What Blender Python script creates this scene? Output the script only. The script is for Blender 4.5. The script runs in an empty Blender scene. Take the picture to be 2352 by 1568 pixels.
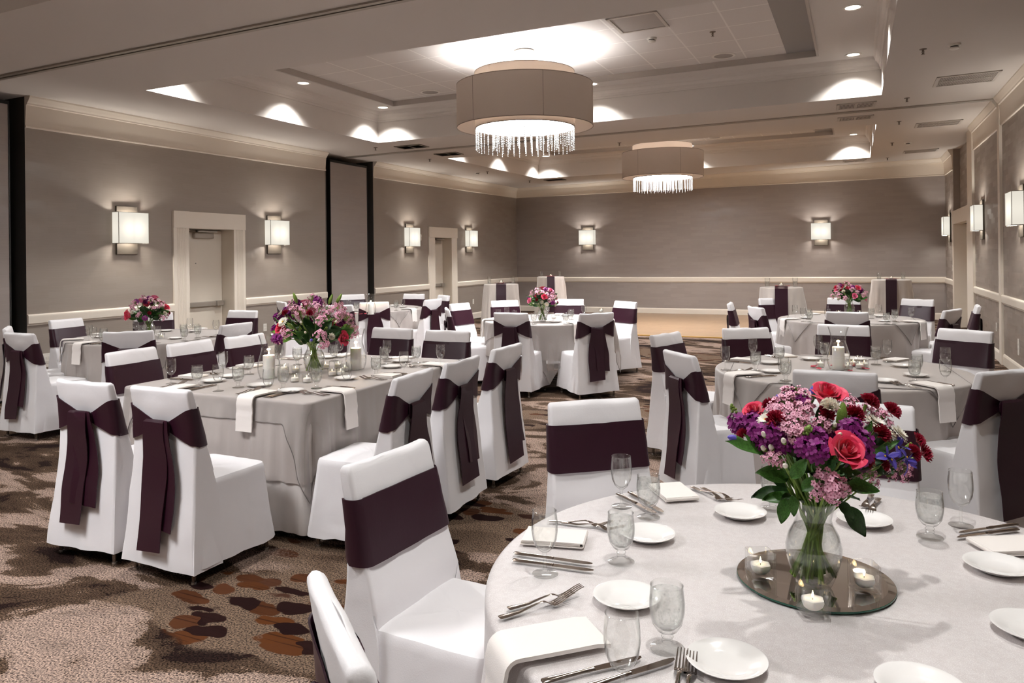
import bpy, math, random
from math import sin, cos, pi, radians as RAD, atan2, hypot, sqrt
from mathutils import Vector, Matrix, noise as mnoise
C = bpy.context.scene.collection
# ---------------------------------------------------------------- camera numbers (2352 x 1568 frame)
F, CX, CY, PHI, H = 1741.0, 1176.0, 588.5, 0.0115, 1.55
TH = math.atan((1975 - 1176) / F)
RV = Vector((cos(TH), sin(TH), 0)); FV = Vector((-sin(TH), cos(TH), 0)); UV = Vector((0, 0, 1))
def ray(x, y):
    u = (x - CX) / F; v = -(y - CY) / F
    c, s = cos(PHI), sin(PHI)
    return FV + (u * c + v * s) * RV + (-u * s + v * c) * UV
def at_z(x, y, z):
    d = ray(x, y); t = (z - H) / d.z
    return Vector((0, 0, H)) + d * t
def at_depth(x, y, D):
    return Vector((0, 0, H)) + ray(x, y) * D
def proj(p):
    q = Vector(p) - Vector((0, 0, H)); w = q.dot(FV); u0 = q.dot(RV) / w; v0 = q.z / w
    c, s = cos(PHI), sin(PHI)
    return CX + (u0 * c - v0 * s) * F, CY - (u0 * s + v0 * c) * F
def depth(p): return (Vector(p) - Vector((0, 0, H))).dot(FV)
def nz(x, y=0.0, z=0.0): return mnoise.noise(Vector((x, y, z)))
def lerp(a, b, t): return a + (b - a) * t
def clamp(t, a=0.0, b=1.0): return max(a, min(b, t))
def smooth(t): t = clamp(t); return t * t * (3 - 2 * t)

# ---------------------------------------------------------------- materials
def lin(r, g, b):
    f = lambda c: (c / 255 / 12.92) if c / 255 <= .04045 else ((c / 255 + .055) / 1.055) ** 2.4
    return (f(r), f(g), f(b), 1)
class NT:
    def __init__(s, name):
        s.m = bpy.data.materials.new(name); s.m.use_nodes = True
        s.t = s.m.node_tree; s.t.nodes.clear()
        s.out = s.t.nodes.new('ShaderNodeOutputMaterial')
    def n(s, typ, **kw):
        nd = s.t.nodes.new('ShaderNode' + typ)
        for k, v in kw.items():
            if hasattr(nd, k): setattr(nd, k, v)
            else: s.inp(nd, k, v)
        return nd
    def inp(s, nd, k, v):
        i = nd.inputs[k if isinstance(k, int) else k.replace('_', ' ')]
        if hasattr(v, 'bl_idname') and hasattr(v, 'outputs'): v = v.outputs[0]
        if isinstance(v, bpy.types.NodeSocket): s.t.links.new(v, i)
        else: i.default_value = v
    def l(s, a, b):
        s.t.links.new(a, b)
    def surf(s, nd): s.t.links.new(nd.outputs[0], s.out.inputs['Surface']); return s.m
    def ramp(s, fac, stops, interp='LINEAR'):
        r = s.t.nodes.new('ShaderNodeValToRGB'); r.color_ramp.interpolation = interp
        e = r.color_ramp.elements
        while len(e) < len(stops): e.new(0.5)
        for k, (p, c) in enumerate(stops):
            e[k].position = p; e[k].color = c if len(c) == 4 else (*c, 1)
        s.l(fac if isinstance(fac, bpy.types.NodeSocket) else fac.outputs[0], r.inputs[0])
        return r
    def math(s, op, a, b=None):
        m = s.t.nodes.new('ShaderNodeMath'); m.operation = op
        for k, v in enumerate((a, b)):
            if v is None: continue
            if isinstance(v, (int, float)): m.inputs[k].default_value = v
            else: s.l(v if isinstance(v, bpy.types.NodeSocket) else v.outputs[0], m.inputs[k])
        return m
    def mix(s, fac, a, b, blend='MIX'):
        m = s.t.nodes.new('ShaderNodeMix'); m.data_type = 'RGBA'; m.blend_type = blend
        for k, v in ((0, fac), (6, a), (7, b)):
            if isinstance(v, (int, float, tuple)): m.inputs[k].default_value = v
            else: s.l(v if isinstance(v, bpy.types.NodeSocket) else v.outputs[0], m.inputs[k])
        class W: pass
        w = W(); w.outputs = [m.outputs[2]]; return w
    def coord(s, which='Object', scale=(1, 1, 1), rot=(0, 0, 0)):
        t = s.t.nodes.new('ShaderNodeTexCoord'); m = s.t.nodes.new('ShaderNodeMapping')
        s.l(t.outputs[which], m.inputs[0]); m.inputs['Scale'].default_value = scale; m.inputs['Rotation'].default_value = rot
        return m
    def noise(s, vec, scale, detail=3, rough=.5, dist=0.0):
        n = s.t.nodes.new('ShaderNodeTexNoise')
        s.l(vec.outputs[0], n.inputs['Vector']); n.inputs['Scale'].default_value = scale
        n.inputs['Detail'].default_value = detail; n.inputs['Roughness'].default_value = rough; n.inputs['Distortion'].default_value = dist
        return n
    def bump(s, hgt, strength, dist=.01):
        b = s.t.nodes.new('ShaderNodeBump'); b.inputs['Strength'].default_value = strength; b.inputs['Distance'].default_value = dist
        s.l(hgt if isinstance(hgt, bpy.types.NodeSocket) else hgt.outputs[0], b.inputs['Height']); return b
    def pbsdf(s, col=None, rough=.5, metal=0.0, spec=.5, normal=None, **kw):
        p = s.t.nodes.new('ShaderNodeBsdfPrincipled')
        def st(k, v):
            if v is None: return
            if isinstance(v, (int, float, tuple)): p.inputs[k].default_value = v
            else: s.l(v if isinstance(v, bpy.types.NodeSocket) else v.outputs[0], p.inputs[k])
        st('Base Color', col); st('Roughness', rough); st('Metallic', metal); st('Specular IOR Level', spec); st('Normal', normal)
        for k, v in kw.items(): st(k.replace('_', ' '), v)
        return p
M = {}
def simple(name, col, rough=.5, metal=0.0, spec=.5, nscale=0, nstr=.1, var=0.0, vscale=8, **kw):
    t = NT(name); co = t.coord()
    c = col
    if var:
        nn = t.noise(co, vscale, 4)
        c = t.mix(t.ramp(nn, [(.3, (0, 0, 0)), (.7, (1, 1, 1))]).outputs[0], tuple(x * (1 - var) for x in col[:3]) + (1,), tuple(min(1, x * (1 + var)) for x in col[:3]) + (1,))
    nm = t.bump(t.noise(co, nscale, 3), nstr, .005) if nscale else None
    M[name] = t.surf(t.pbsdf(c, rough, metal, spec, nm, **kw)); return M[name]
def emit(name, col, strength):
    t = NT(name); e = t.n('Emission', Color=col, Strength=strength); M[name] = t.surf(e)
    if name in ('flame', 'lamp_disc'): t.m.cycles.emission_sampling = 'NONE'
    return M[name]


def linen():
    t = NT('white_linen'); co = t.coord()
    w1 = t.noise(co, 4.0, 2, .45, .8); w2 = t.noise(co, 260, 2)
    n1 = t.bump(w1, .30, .03); n2 = t.bump(w2, .1, .004); t.l(n1.outputs[0], n2.inputs['Normal'])
    M['white_linen'] = t.surf(t.pbsdf(lin(233, 230, 232), .8, 0, .2, n2, Sheen_Weight=.25, Sheen_Roughness=.5))
linen()
simple('napkin_linen', lin(240, 233, 228), .85, spec=.15, nscale=400, nstr=.15, Sheen_Weight=.2)
simple('underlay_linen', lin(214, 208, 204), .8, spec=.2, nscale=300, nstr=.1)
simple('plum_satin', lin(44, 15, 29), .38, spec=.4, nscale=90, nstr=.05, Sheen_Weight=.08, Sheen_Tint=lin(130, 80, 115), Anisotropic=.4)
simple('chrome_leg', lin(120, 112, 104), .25, .85)
simple('glide', lin(190, 185, 178), .25, .9)
simple('china', lin(242, 239, 237), .12, spec=.5, Coat_Weight=.4, Coat_Roughness=.05)
simple('silver', lin(188, 178, 170), .16, 1.0, nscale=30, nstr=.02)
simple('nickel', lin(168, 160, 150), .4, .55, nscale=60, nstr=.05)
simple('steel', lin(170, 165, 160), .3, .9)
simple('cream_trim', lin(226, 216, 203), .5, spec=.3, nscale=40, nstr=.02)
simple('ceiling_paint', lin(208, 201, 195), .85, spec=.2, nscale=140, nstr=.05)
simple('door_paint', lin(216, 206, 192), .5, spec=.3)
simple('black_metal', lin(22, 20, 19), .5, .3)
simple('pocket_shade', lin(62, 58, 54), .8)  # wall tone darkened to stand in for shade in the pockets
simple('vent_white', lin(190, 182, 174), .5)
simple('vent_dark', lin(48, 45, 43), .7)
simple('plate_white', lin(225, 220, 212), .4)
simple('brass_strip', lin(205, 165, 90), .4, .5)
simple('bronze_plate', lin(84, 76, 67), .45, .4)
simple('hoop_tape', lin(140, 125, 112), .7)
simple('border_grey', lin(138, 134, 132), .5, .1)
simple('wax', lin(253, 249, 242), .5, Subsurface_Weight=.2, Subsurface_Radius=(.01, .008, .005), Subsurface_Scale=1.0)
simple('wick', lin(30, 25, 22), .8)
simple('sprink', lin(120, 110, 100), .35, .9)
simple('petal_red', lin(190, 30, 60), .6, var=.2)
simple('rose_pink', lin(226, 52, 92), .5, spec=.3, var=.18, vscale=40, Subsurface_Weight=.12, Subsurface_Radius=(.02, .005, .005), Sheen_Weight=.3)
simple('rose_light', lin(240, 120, 160), .5, spec=.3, var=.15, vscale=40, Sheen_Weight=.3)
simple('carn_red', lin(158, 16, 52), .6, var=.3, vscale=90)
simple('stock_purple', lin(128, 18, 112), .6, var=.4, vscale=70)
simple('iris_blue', lin(98, 84, 186), .5, var=.25, vscale=60)
simple('iris_gold', lin(240, 190, 50), .5)
simple('wax_pink', lin(232, 172, 194), .55, var=.25, vscale=120)
simple('wax_deep', lin(150, 60, 95), .6)
simple('fl_white', lin(244, 236, 222), .55, var=.05, vscale=60, Subsurface_Weight=.1)
simple('leaf', lin(68, 112, 46), .42, spec=.4, var=.4, vscale=20)
simple('leaf_dark', lin(38, 68, 30), .4, spec=.4, var=.4, vscale=20)
simple('leaf_light', lin(120, 148, 62), .5, var=.25, vscale=30)
simple('stem', lin(92, 122, 48), .5, var=.3, vscale=30)
simple('mirror_glass', lin(238, 238, 234), .02, 1.0)
simple('mirror_edge', lin(10, 80, 62), .1, spec=.6)
simple('ctl_white', lin(214, 208, 200), .4)
emit('lamp_disc', (1.0, .90, .78, 1), 9.0)
emit('diffuser', (.985, .985, 1.0, 1), 60.0)
emit('diffuser_dim', (.985, .985, 1.0, 1), 36.0)  # weaker glow for the added unseen chandelier
emit('flame', (1.0, .72, .34, 1), 16.0)

def sheer(name, col, fac, tcol=(1, 1, 1, 1)):
    t = NT(name); co = t.coord()
    p = t.pbsdf(col, .6, 0, .3, t.bump(t.noise(co, 300, 2), .05, .002), Sheen_Weight=.4, Sheen_Roughness=.35)
    tr = t.n('BsdfTransparent', Color=tcol)
    mx = t.n('MixShader'); 
    lw = t.n('LayerWeight', Blend=.35)
    f = t.math('MULTIPLY_ADD', lw.outputs['Facing'], .45); f.inputs[2].default_value = fac
    t.l(f.outputs[0], mx.inputs[0]); t.l(tr.outputs[0], mx.inputs[1]); t.l(p.outputs[0], mx.inputs[2])
    M[name] = t.surf(mx)
sheer('organza', lin(198, 190, 186), .36)

simple('organza_hem', lin(120, 112, 110), .6)
def cloth_satin(name, col, rough, spark=0.0):
    t = NT(name); co = t.coord()
    big = t.noise(co, 5, 3); fine = t.noise(co, 380 if spark else 300, 2)
    c = t.mix(t.ramp(big, [(.35, (0, 0, 0)), (.7, (1, 1, 1))]).outputs[0], tuple(x * .93 for x in col[:3]) + (1,), col)
    if spark:
        fl = t.noise(co, 420, 1)  # pale flecks in the base colour stand in for sparkling glints
        sp = t.ramp(fl, [(.52, (0, 0, 0)), (.66, (1, 1, 1))])
        c = t.mix(t.math('MULTIPLY', sp.outputs[0], spark), c, (1, .98, .97, 1))
        patch = t.noise(co, 60, 3)
        c = t.mix(t.math('MULTIPLY', t.ramp(patch, [(.4, (0, 0, 0)), (.6, (1, 1, 1))]).outputs[0], .10), c, (1, 1, 1, 1))
    nm = t.bump(fine, .3 if spark else .08, .003)
    M[name] = t.surf(t.pbsdf(c, rough, 0, .45, nm, Sheen_Weight=.5, Sheen_Roughness=.35))
cloth_satin('grey_satin', lin(184, 175, 170), .48)
cloth_satin('shimmer_cloth', lin(210, 202, 201), .42, .32)
cloth_satin('ivory_cloth', lin(208, 198, 190), .6)

def thin_glass(name, tint, refl=1.0, edge=.55, rough=.0):
    t = NT(name)
    lw = t.n('LayerWeight', Blend=.5)
    tc = t.mix(t.ramp(lw.outputs['Facing'], [(.45, (0, 0, 0)), (.78, (.32, .32, .32)), (.97, (1, 1, 1))]).outputs[0], tint, tuple(x * edge for x in tint[:3]) + (1,))
    tr = t.n('BsdfTransparent'); t.l(tc.outputs[0], tr.inputs[0])
    gl = t.n('BsdfGlossy', Roughness=rough + .01); gl.inputs['Color'].default_value = (1, 1, 1, 1)
    f = t.math('MULTIPLY_ADD', t.math('POWER', lw.outputs['Facing'], 3.5), .42 * refl); f.inputs[2].default_value = .035 * refl
    mx = t.n('MixShader'); t.l(f.outputs[0], mx.inputs[0]); t.l(tr.outputs[0], mx.inputs[1]); t.l(gl.outputs[0], mx.inputs[2])
    M[name] = t.surf(mx)
thin_glass('clear_glass', (.992, .996, .992, 1), 1.6, .26, .03)
thin_glass('chimney_glass', (.994, .997, .994, 1), 1.5, .6, .02)
thin_glass('thick_glass', (.99, .996, .992, 1), 1.4, .3, .02)
thin_glass('crystal', (.97, .97, .98, 1), 2.6, .6)
def water(name, frost):
    t = NT(name); co = t.coord()
    nn = t.noise(co, 70, 4, .65)
    tr = t.n('BsdfTransparent', Color=(.96, .97, .965, 1))
    re = t.n('BsdfRefraction', IOR=1.30, Roughness=.03); re.inputs['Color'].default_value = (.97, .98, .98, 1)
    t.l(t.bump(nn, .3, .01).outputs[0], re.inputs['Normal'])
    gl = t.n('BsdfGlossy', Roughness=.05)
    df = t.n('BsdfDiffuse', Color=(.9, .9, .9, 1))
    m1 = t.n('MixShader'); m1.inputs[0].default_value = .22
    t.l(tr.outputs[0], m1.inputs[1]); t.l(re.outputs[0], m1.inputs[2])
    m2 = t.n('MixShader'); r = t.ramp(nn, [(.5, (0, 0, 0)), (.68, (1, 1, 1))]); f = t.math('MULTIPLY', r.outputs[0], frost)
    t.l(f.outputs[0], m2.inputs[0]); t.l(m1.outputs[0], m2.inputs[1]); t.l(df.outputs[0], m2.inputs[2])
    m3 = t.n('MixShader'); lw = t.n('LayerWeight', Blend=.5); fr = t.math('MULTIPLY_ADD', t.math('POWER', lw.outputs['Facing'], 4.0), .3); fr.inputs[2].default_value = .02
    t.l(fr.outputs[0], m3.inputs[0]); t.l(m2.outputs[0], m3.inputs[1]); t.l(gl.outputs[0], m3.inputs[2])
    M[name] = t.surf(m3)
water('ice_water', .30); water('vase_water', .0)

def lampshade(name, col, trans):
    t = NT(name); co = t.coord(scale=(1, 1, 1))
    nn = t.noise(co, 180, 2)
    c = t.mix(nn.outputs[0], tuple(x * .92 for x in col[:3]) + (1,), col)
    d = t.n('BsdfDiffuse'); t.l(c.outputs[0], d.inputs[0])
    tl = t.n('BsdfTranslucent'); t.l(c.outputs[0], tl.inputs[0])
    mx = t.n('MixShader'); mx.inputs[0].default_value = trans; t.l(d.outputs[0], mx.inputs[1]); t.l(tl.outputs[0], mx.inputs[2])
    M[name] = t.surf(mx)
lampshade('drum_fabric', lin(216, 202, 190), .10)
lampshade('drum_fabric_inner', lin(228, 216, 204), .14)
def sconce_shade():
    t = NT('sconce_linen')
    co = t.coord('Object'); sx = t.n('SeparateXYZ'); t.l(co.outputs[0], sx.inputs[0])
    # two bulbs glowing through the cloth
    a = t.math('POWER', t.math('ABSOLUTE', t.math('SUBTRACT', t.math('ABSOLUTE', sx.outputs[0]), .06)), 2.0)
    b = t.math('POWER', t.math('ADD', sx.outputs[2], -.02), 2.0)
    g = t.math('MULTIPLY', t.math('ADD', a, b), -60.0)
    g = t.math('EXPONENT', g)
    st = t.math('MULTIPLY_ADD', g, .5); st.inputs[2].default_value = .80
    e = t.n('Emission', Color=(1.0, .935, .81, 1)); t.l(st.outputs[0], e.inputs[1])
    M['sconce_linen'] = t.surf(e)
sconce_shade()

def wallpaper(name, axis, base, hi):
    t = NT(name); tc = t.t.nodes.new('ShaderNodeTexCoord'); sx = t.n('SeparateXYZ'); t.l(tc.outputs['Object'], sx.inputs[0])
    cb = t.n('CombineXYZ'); t.l(sx.outputs[axis], cb.inputs[0]); t.l(sx.outputs[2], cb.inputs[1])
    br = t.n('TexBrick'); t.l(cb.outputs[0], br.inputs['Vector'])
    br.offset = .5; br.offset_frequency = 2
    for k, v in (('Scale', 1.0), ('Mortar Size', .0015), ('Brick Width', .36), ('Row Height', .075), ('Bias', -.15)): br.inputs[k].default_value = v
    br.inputs['Color1'].default_value = base; br.inputs['Color2'].default_value = hi
    br.inputs['Mortar'].default_value = base
    mp = t.n('Mapping'); t.l(cb.outputs[0], mp.inputs[0]); mp.inputs['Scale'].default_value = (3, 130, 1)
    st = t.noise(mp, 1.0, 4, .6)
    mp2 = t.n('Mapping'); t.l(cb.outputs[0], mp2.inputs[0]); mp2.inputs['Scale'].default_value = (60, 4, 1)
    st2 = t.noise(mp2, 1.0, 2, .5)
    c = t.mix(.07, br.outputs[0], t.ramp(st, [(.3, tuple(x * .55 for x in base[:3])), (.7, tuple(min(1, x * 1.5) for x in hi[:3]))]).outputs[0])
    b2 = t.n('TexBrick'); t.l(cb.outputs[0], b2.inputs['Vector']); b2.offset = .5
    for k, v in (('Scale', 1.0), ('Mortar Size', 0.0), ('Brick Width', .36), ('Row Height', .075), ('Bias', -.1)): b2.inputs[k].default_value = v
    b2.inputs['Color1'].default_value = (0, 0, 0, 1); b2.inputs['Color2'].default_value = (1, 1, 1, 1)
    ro = t.math('MULTIPLY_ADD', b2.outputs['Color'], .36); ro.inputs[2].default_value = .30
    nm = t.bump(t.math('MULTIPLY', st.outputs[0], .8), .12, .002)
    M[name] = t.surf(t.pbsdf(c, ro, 0, .42, nm))
wallpaper('wallpaper_side', 1, lin(147, 136, 127), lin(152, 141, 132))
wallpaper('wallpaper_end', 0, lin(152, 142, 137), lin(160, 150, 145))

def carpet():
    t = NT('carpet_pattern'); co = t.coord('Object')
    mp = t.n('Mapping'); t.l(co.outputs[0], mp.inputs[0]); mp.inputs['Rotation'].default_value = (0, 0, RAD(-20)); mp.inputs['Scale'].default_value = (.75, 1.35, 1)
    mpl = t.n('Mapping'); t.l(mp.outputs[0], mpl.inputs[0]); mpl.inputs['Location'].default_value = (3.1, 1.7, 0)
    big = t.noise(mpl, 1.55, 7, .58, .9)
    fine = t.noise(co, 125, 2, .6)
    med = t.noise(co, 60, 3, .7)
    # pale / brown / dark clouds
    cl = t.ramp(t.math('ADD', big.outputs[0], t.math('MULTIPLY', t.math('SUBTRACT', fine.outputs[0], .5), .09)),
        [(.0, lin(30, 19, 20)), (.395, lin(33, 22, 20)), (.405, lin(58, 45, 37)), (.47, lin(70, 56, 46)), (.505, lin(78, 63, 52)), (.515, lin(126, 109, 100)), (.58, lin(146, 127, 118)), (.66, lin(128, 112, 104)), (.675, lin(84, 68, 58))])
    sp = t.ramp(fine, [(.36, (.16, .15, .15)), (.48, (.80, .79, .78)), (.64, (1.75, 1.66, 1.5))])
    c = t.mix(1.0, cl.outputs[0], sp.outputs[0], 'MULTIPLY')
    # bands of brown pebbles
    mb = t.n('Mapping'); t.l(co.outputs[0], mb.inputs[0]); mb.inputs['Rotation'].default_value = (0, 0, RAD(-24)); mb.inputs['Scale'].default_value = (.30, .62, 1); mb.inputs['Location'].default_value = (1.3, .55, 0)
    band = t.noise(mb, 1.0, 3, .5, .4)
    bm = t.ramp(t.math('ADD', band.outputs[0], t.math('MULTIPLY', med.outputs[0], .02)), [(.565, (0, 0, 0)), (.575, (1, 1, 1))])
    mv = t.n('Mapping'); t.l(co.outputs[0], mv.inputs[0]); mv.inputs['Rotation'].default_value = (0, 0, RAD(-28)); mv.inputs['Scale'].default_value = (4.2, 9.0, 1)
    dn = t.noise(co, 5, 2); add = t.n('VectorMath', operation='MULTIPLY_ADD'); t.l(dn.outputs['Color'], add.inputs[0]); add.inputs[1].default_value = (1.2, 1.2, 0); t.l(mv.outputs[0], add.inputs[2])
    vo = t.n('TexVoronoi', feature='F1'); t.l(add.outputs[0], vo.inputs['Vector']); vo.inputs['Scale'].default_value = 1.0
    pe = t.ramp(vo.outputs['Distance'], [(.40, (1, 1, 1)), (.44, (0, 0, 0))])
    pc = t.n('SeparateColor'); t.l(vo.outputs['Color'], pc.inputs[0])
    pcol = t.ramp(pc.outputs[0], [(0, lin(28, 13, 13)), (.35, lin(34, 18, 16)), (.45, lin(66, 38, 22)), (.75, lin(80, 45, 22)), (1, lin(62, 41, 32))])
    stripe = t.n('Mapping'); t.l(co.outputs[0], stripe.inputs[0]); stripe.inputs['Rotation'].default_value = (0, 0, RAD(-38)); stripe.inputs['Scale'].default_value = (2, 60, 1)
    sn = t.noise(stripe, 1, 2, .5)
    pcol2 = t.mix(t.ramp(sn, [(.56, (0, 0, 0)), (.62, (.6, .6, .6))]).outputs[0], pcol.outputs[0], lin(28, 14, 12))
    ground = t.mix(1.0, lin(100, 84, 72), sp.outputs[0], 'MULTIPLY')
    pb = t.mix(pe.outputs[0], ground, pcol2)
    c2 = t.mix(bm.outputs[0], c, pb)
    nm = t.bump(fine, .15, .004)
    M['carpet_pattern'] = t.surf(t.pbsdf(c2, .95, 0, .05, nm))
carpet()
def parquet():
    t = NT('parquet_wood'); co = t.coord('Object')
    br = t.n('TexBrick'); t.l(co.outputs[0], br.inputs['Vector'])
    for k, v in (('Scale', 1.0), ('Mortar Size', .002), ('Brick Width', .3), ('Row Height', .06)): br.inputs[k].default_value = v
    br.inputs['Color1'].default_value = lin(150, 122, 95); br.inputs['Color2'].default_value = lin(164, 136, 108); br.inputs['Mortar'].default_value = lin(120, 88, 60)
    M['parquet_wood'] = t.surf(t.pbsdf(br.outputs[0], .35, 0, .5))
parquet()
def tiles():
    t = NT('ceiling_tile'); co = t.coord('Object'); sx = t.n('SeparateXYZ'); t.l(co.outputs[0], sx.inputs[0])
    def line(sock, off):
        a = t.math('ADD', sock, off); b = t.math('MODULO', a, .6); b2 = t.math('ABSOLUTE', t.math('SUBTRACT', b, .3))
        return t.math('GREATER_THAN', b2, .290)
    g = t.math('MAXIMUM', line(sx.outputs[0], 30.14), line(sx.outputs[1], 30.12))
    n1 = t.noise(co, 220, 2)
    base = t.mix(n1.outputs[0], lin(208, 201, 196), lin(218, 212, 208))
    c = t.mix(g.outputs[0], base, lin(232, 227, 222))
    M['ceiling_tile'] = t.surf(t.pbsdf(c, .8, 0, .2, t.bump(g, .4, .006)))
tiles()
def perforated():
    t = NT('perforated'); co = t.coord('Object', (60, 60, 60)); v = t.n('TexVoronoi'); t.l(co.outputs[0], v.inputs['Vector']); v.inputs['Scale'].default_value = 1.0; v.inputs['Randomness'].default_value = .1
    c = t.ramp(v.outputs['Distance'], [(.3, lin(90, 84, 80)), (.4, lin(160, 152, 146))])
    M['perforated'] = t.surf(t.pbsdf(c.outputs[0], .7))
perforated()
def brushed():
    simple('strip_grey', lin(178, 170, 163), .6)
brushed()

# ---------------------------------------------------------------- mesh builder
class G:
    def __init__(s): s.v = []; s.f = []
    def add(s, vs, fs):
        b = len(s.v); s.v.extend(vs); s.f.extend([tuple(i + b for i in f) for f in fs]); return s
    def box(s, x0, x1, y0, y1, z0, z1):
        vs = [(x, y, z) for z in (z0, z1) for y in (y0, y1) for x in (x0, x1)]
        return s.add(vs, [(0, 2, 3, 1), (4, 5, 7, 6), (0, 1, 5, 4), (2, 6, 7, 3), (0, 4, 6, 2), (1, 3, 7, 5)])
    def bbox(s, x0, x1, y0, y1, z0, z1, b):          # box with chamfered vertical and top edges
        def ring(i, z): 
            X0, X1, Y0, Y1 = x0 + i, x1 - i, y0 + i, y1 - i
            c = b
            return [(X0 + c, Y0, z), (X1 - c, Y0, z), (X1, Y0 + c, z), (X1, Y1 - c, z), (X1 - c, Y1, z), (X0 + c, Y1, z), (X0, Y1 - c, z), (X0, Y0 + c, z)]
        return s.rings([ring(b, z0), ring(0, z0 + b), ring(0, z1 - b), ring(b, z1)], True, True)
    def rings(s, rr, cap0=False, cap1=False, closed=True):
        n = len(rr[0]); vs = [p for r in rr for p in r]; fs = []
        m = n if closed else n - 1
        for k in range(len(rr) - 1):
            for i in range(m):
                j = (i + 1) % n
                fs.append((k * n + i, k * n + j, (k + 1) * n + j, (k + 1) * n + i))
        if cap0: fs.append(tuple(range(n - 1, -1, -1)))
        if cap1: fs.append(tuple((len(rr) - 1) * n + i for i in range(n)))
        return s.add(vs, fs)
    def lathe(s, prof, n=24, cx=0, cy=0, cz=0, cap0=False, cap1=False, fn=None):
        rr = []
        for r, z in prof:
            rr.append([(cx + r * cos(2 * pi * i / n), cy + r * sin(2 * pi * i / n), cz + z) for i in range(n)])
        return s.rings(rr, cap0, cap1)
    def tube(s, path, rad, n=8, cap=True):
        P = [Vector(p) for p in path]; rr = []
        up = Vector((0, 0, 1)); prev = None
        for k, p in enumerate(P):
            t = (P[min(k + 1, len(P) - 1)] - P[max(k - 1, 0)]).normalized()
            a = prev if prev is not None else (up.cross(t) if abs(t.z) < .95 else Vector((1, 0, 0)))
            a = (a - t * a.dot(t)).normalized(); b = t.cross(a); prev = a
            r = rad(k / (len(P) - 1)) if callable(rad) else rad
            rr.append([tuple(p + a * (r * cos(2 * pi * i / n)) + b * (r * sin(2 * pi * i / n))) for i in range(n)])
        return s.rings(rr, cap, cap)
    def ribbon(s, path, across, width, thick):         # a cloth strip with thickness; across: unit vectors, width: half widths
        rr = []
        for k, p in enumerate(path):
            p = Vector(p); a = Vector(across[k]).normalized()
            t = (Vector(path[min(k + 1, len(path) - 1)]) - Vector(path[max(k - 1, 0)])).normalized()
            nn = a.cross(t).normalized(); w = width[k]; h = thick / 2
            ring = []
            for q, sg in [(-1, -1), (-.5, -1), (0, -1), (.5, -1), (1, -1), (1, 1), (.5, 1), (0, 1), (-.5, 1), (-1, 1)]:
                ring.append(tuple(p + a * (w * q) + nn * (h * sg)))
            rr.append(ring)
        return s.rings(rr, True, True)
    def ball(s, c, r, n=6, m=4, sz=1.0):
        prof = [(max(1e-4, r * sin(pi * k / m)), -r * sz * cos(pi * k / m)) for k in range(m + 1)]
        return s.lathe(prof, n, c[0], c[1], c[2])
    def grid(s, fn, nu, nv):
        vs = [fn(i / nu, j / nv) for j in range(nv + 1) for i in range(nu + 1)]
        fs = [(j * (nu + 1) + i, j * (nu + 1) + i + 1, (j + 1) * (nu + 1) + i + 1, (j + 1) * (nu + 1) + i) for j in range(nv) for i in range(nu)]
        return s.add(vs, fs)
    def quad(s, *p): return s.add([tuple(q) for q in p], [tuple(range(len(p)))])
    def xf(s, mat, b=0):
        s.v[b:] = [tuple(mat @ Vector(p)) for p in s.v[b:]]; return s
    def mesh(s, name, mat, sm=True):
        me = bpy.data.meshes.new(name); me.from_pydata([tuple(p) for p in s.v], [], s.f); me.update()
        if sm:
            me.polygons.foreach_set('use_smooth', [True] * len(me.polygons))
            try: me.set_sharp_from_angle(angle=RAD(42))
            except Exception: pass
        for m in (mat if isinstance(mat, (list, tuple)) else [mat]): me.materials.append(M[m] if isinstance(m, str) else m)
        return me
def obj(name, g, mat, parent=None, loc=(0, 0, 0), rz=0.0, sm=True):
    me = g.mesh(name, mat, sm) if isinstance(g, G) else g
    o = bpy.data.objects.new(name, me); C.objects.link(o); o.location = loc; o.rotation_euler = (0, 0, rz)
    if parent: o.parent = parent
    return o
def tag(o, label, cat, group=None, kind=None):
    o['label'] = label; o['category'] = cat
    if group: o['group'] = group
    if kind: o['kind'] = kind
    return o
def thing(name, label, cat, loc=(0, 0, 0), rz=0.0, group=None):
    o = bpy.data.objects.new(name, None); C.objects.link(o); o.empty_display_size = .1
    o.location = loc; o.rotation_euler = (0, 0, rz)
    return tag(o, label, cat, group)
def struct(name, g, mat, label=None, parent=None, sm=False):
    o = obj(name, g, mat, parent, sm=sm)
    if not parent:
        o['kind'] = 'structure'
        if label: o['label'] = label
    return o
KIDS = {}
def dup(root, name, loc, rz=0.0, label=None, cat=None, group=None):
    r = root.copy(); C.objects.link(r); r.name = name; r.location = loc; r.rotation_euler = (0, 0, rz)
    def rec(a, b):
        for ch in a.children:
            c = ch.copy(); C.objects.link(c); c.parent = b; rec(ch, c)
    rec(root, r)
    if label: r['label'] = label
    if cat: r['category'] = cat
    if group: r['group'] = group
    return r
PROTO = []
def make(root_fn):          # first use moves the original itself, later uses copy it
    st = {'o': None}
    def place(loc, rz=0.0, label=None, group=None, scale=None):
        if st['o'] is None:
            st['o'] = root_fn(); o = st['o']; o.location = loc; o.rotation_euler = (0, 0, rz)
            if label: o['label'] = label
            if group: o['group'] = group
        else:
            o = dup(st['o'], st['o'].name.split('.')[0], loc, rz, label, None, group)
        o.scale = (scale,) * 3 if scale else (1, 1, 1)
        return o
    return place
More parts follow.
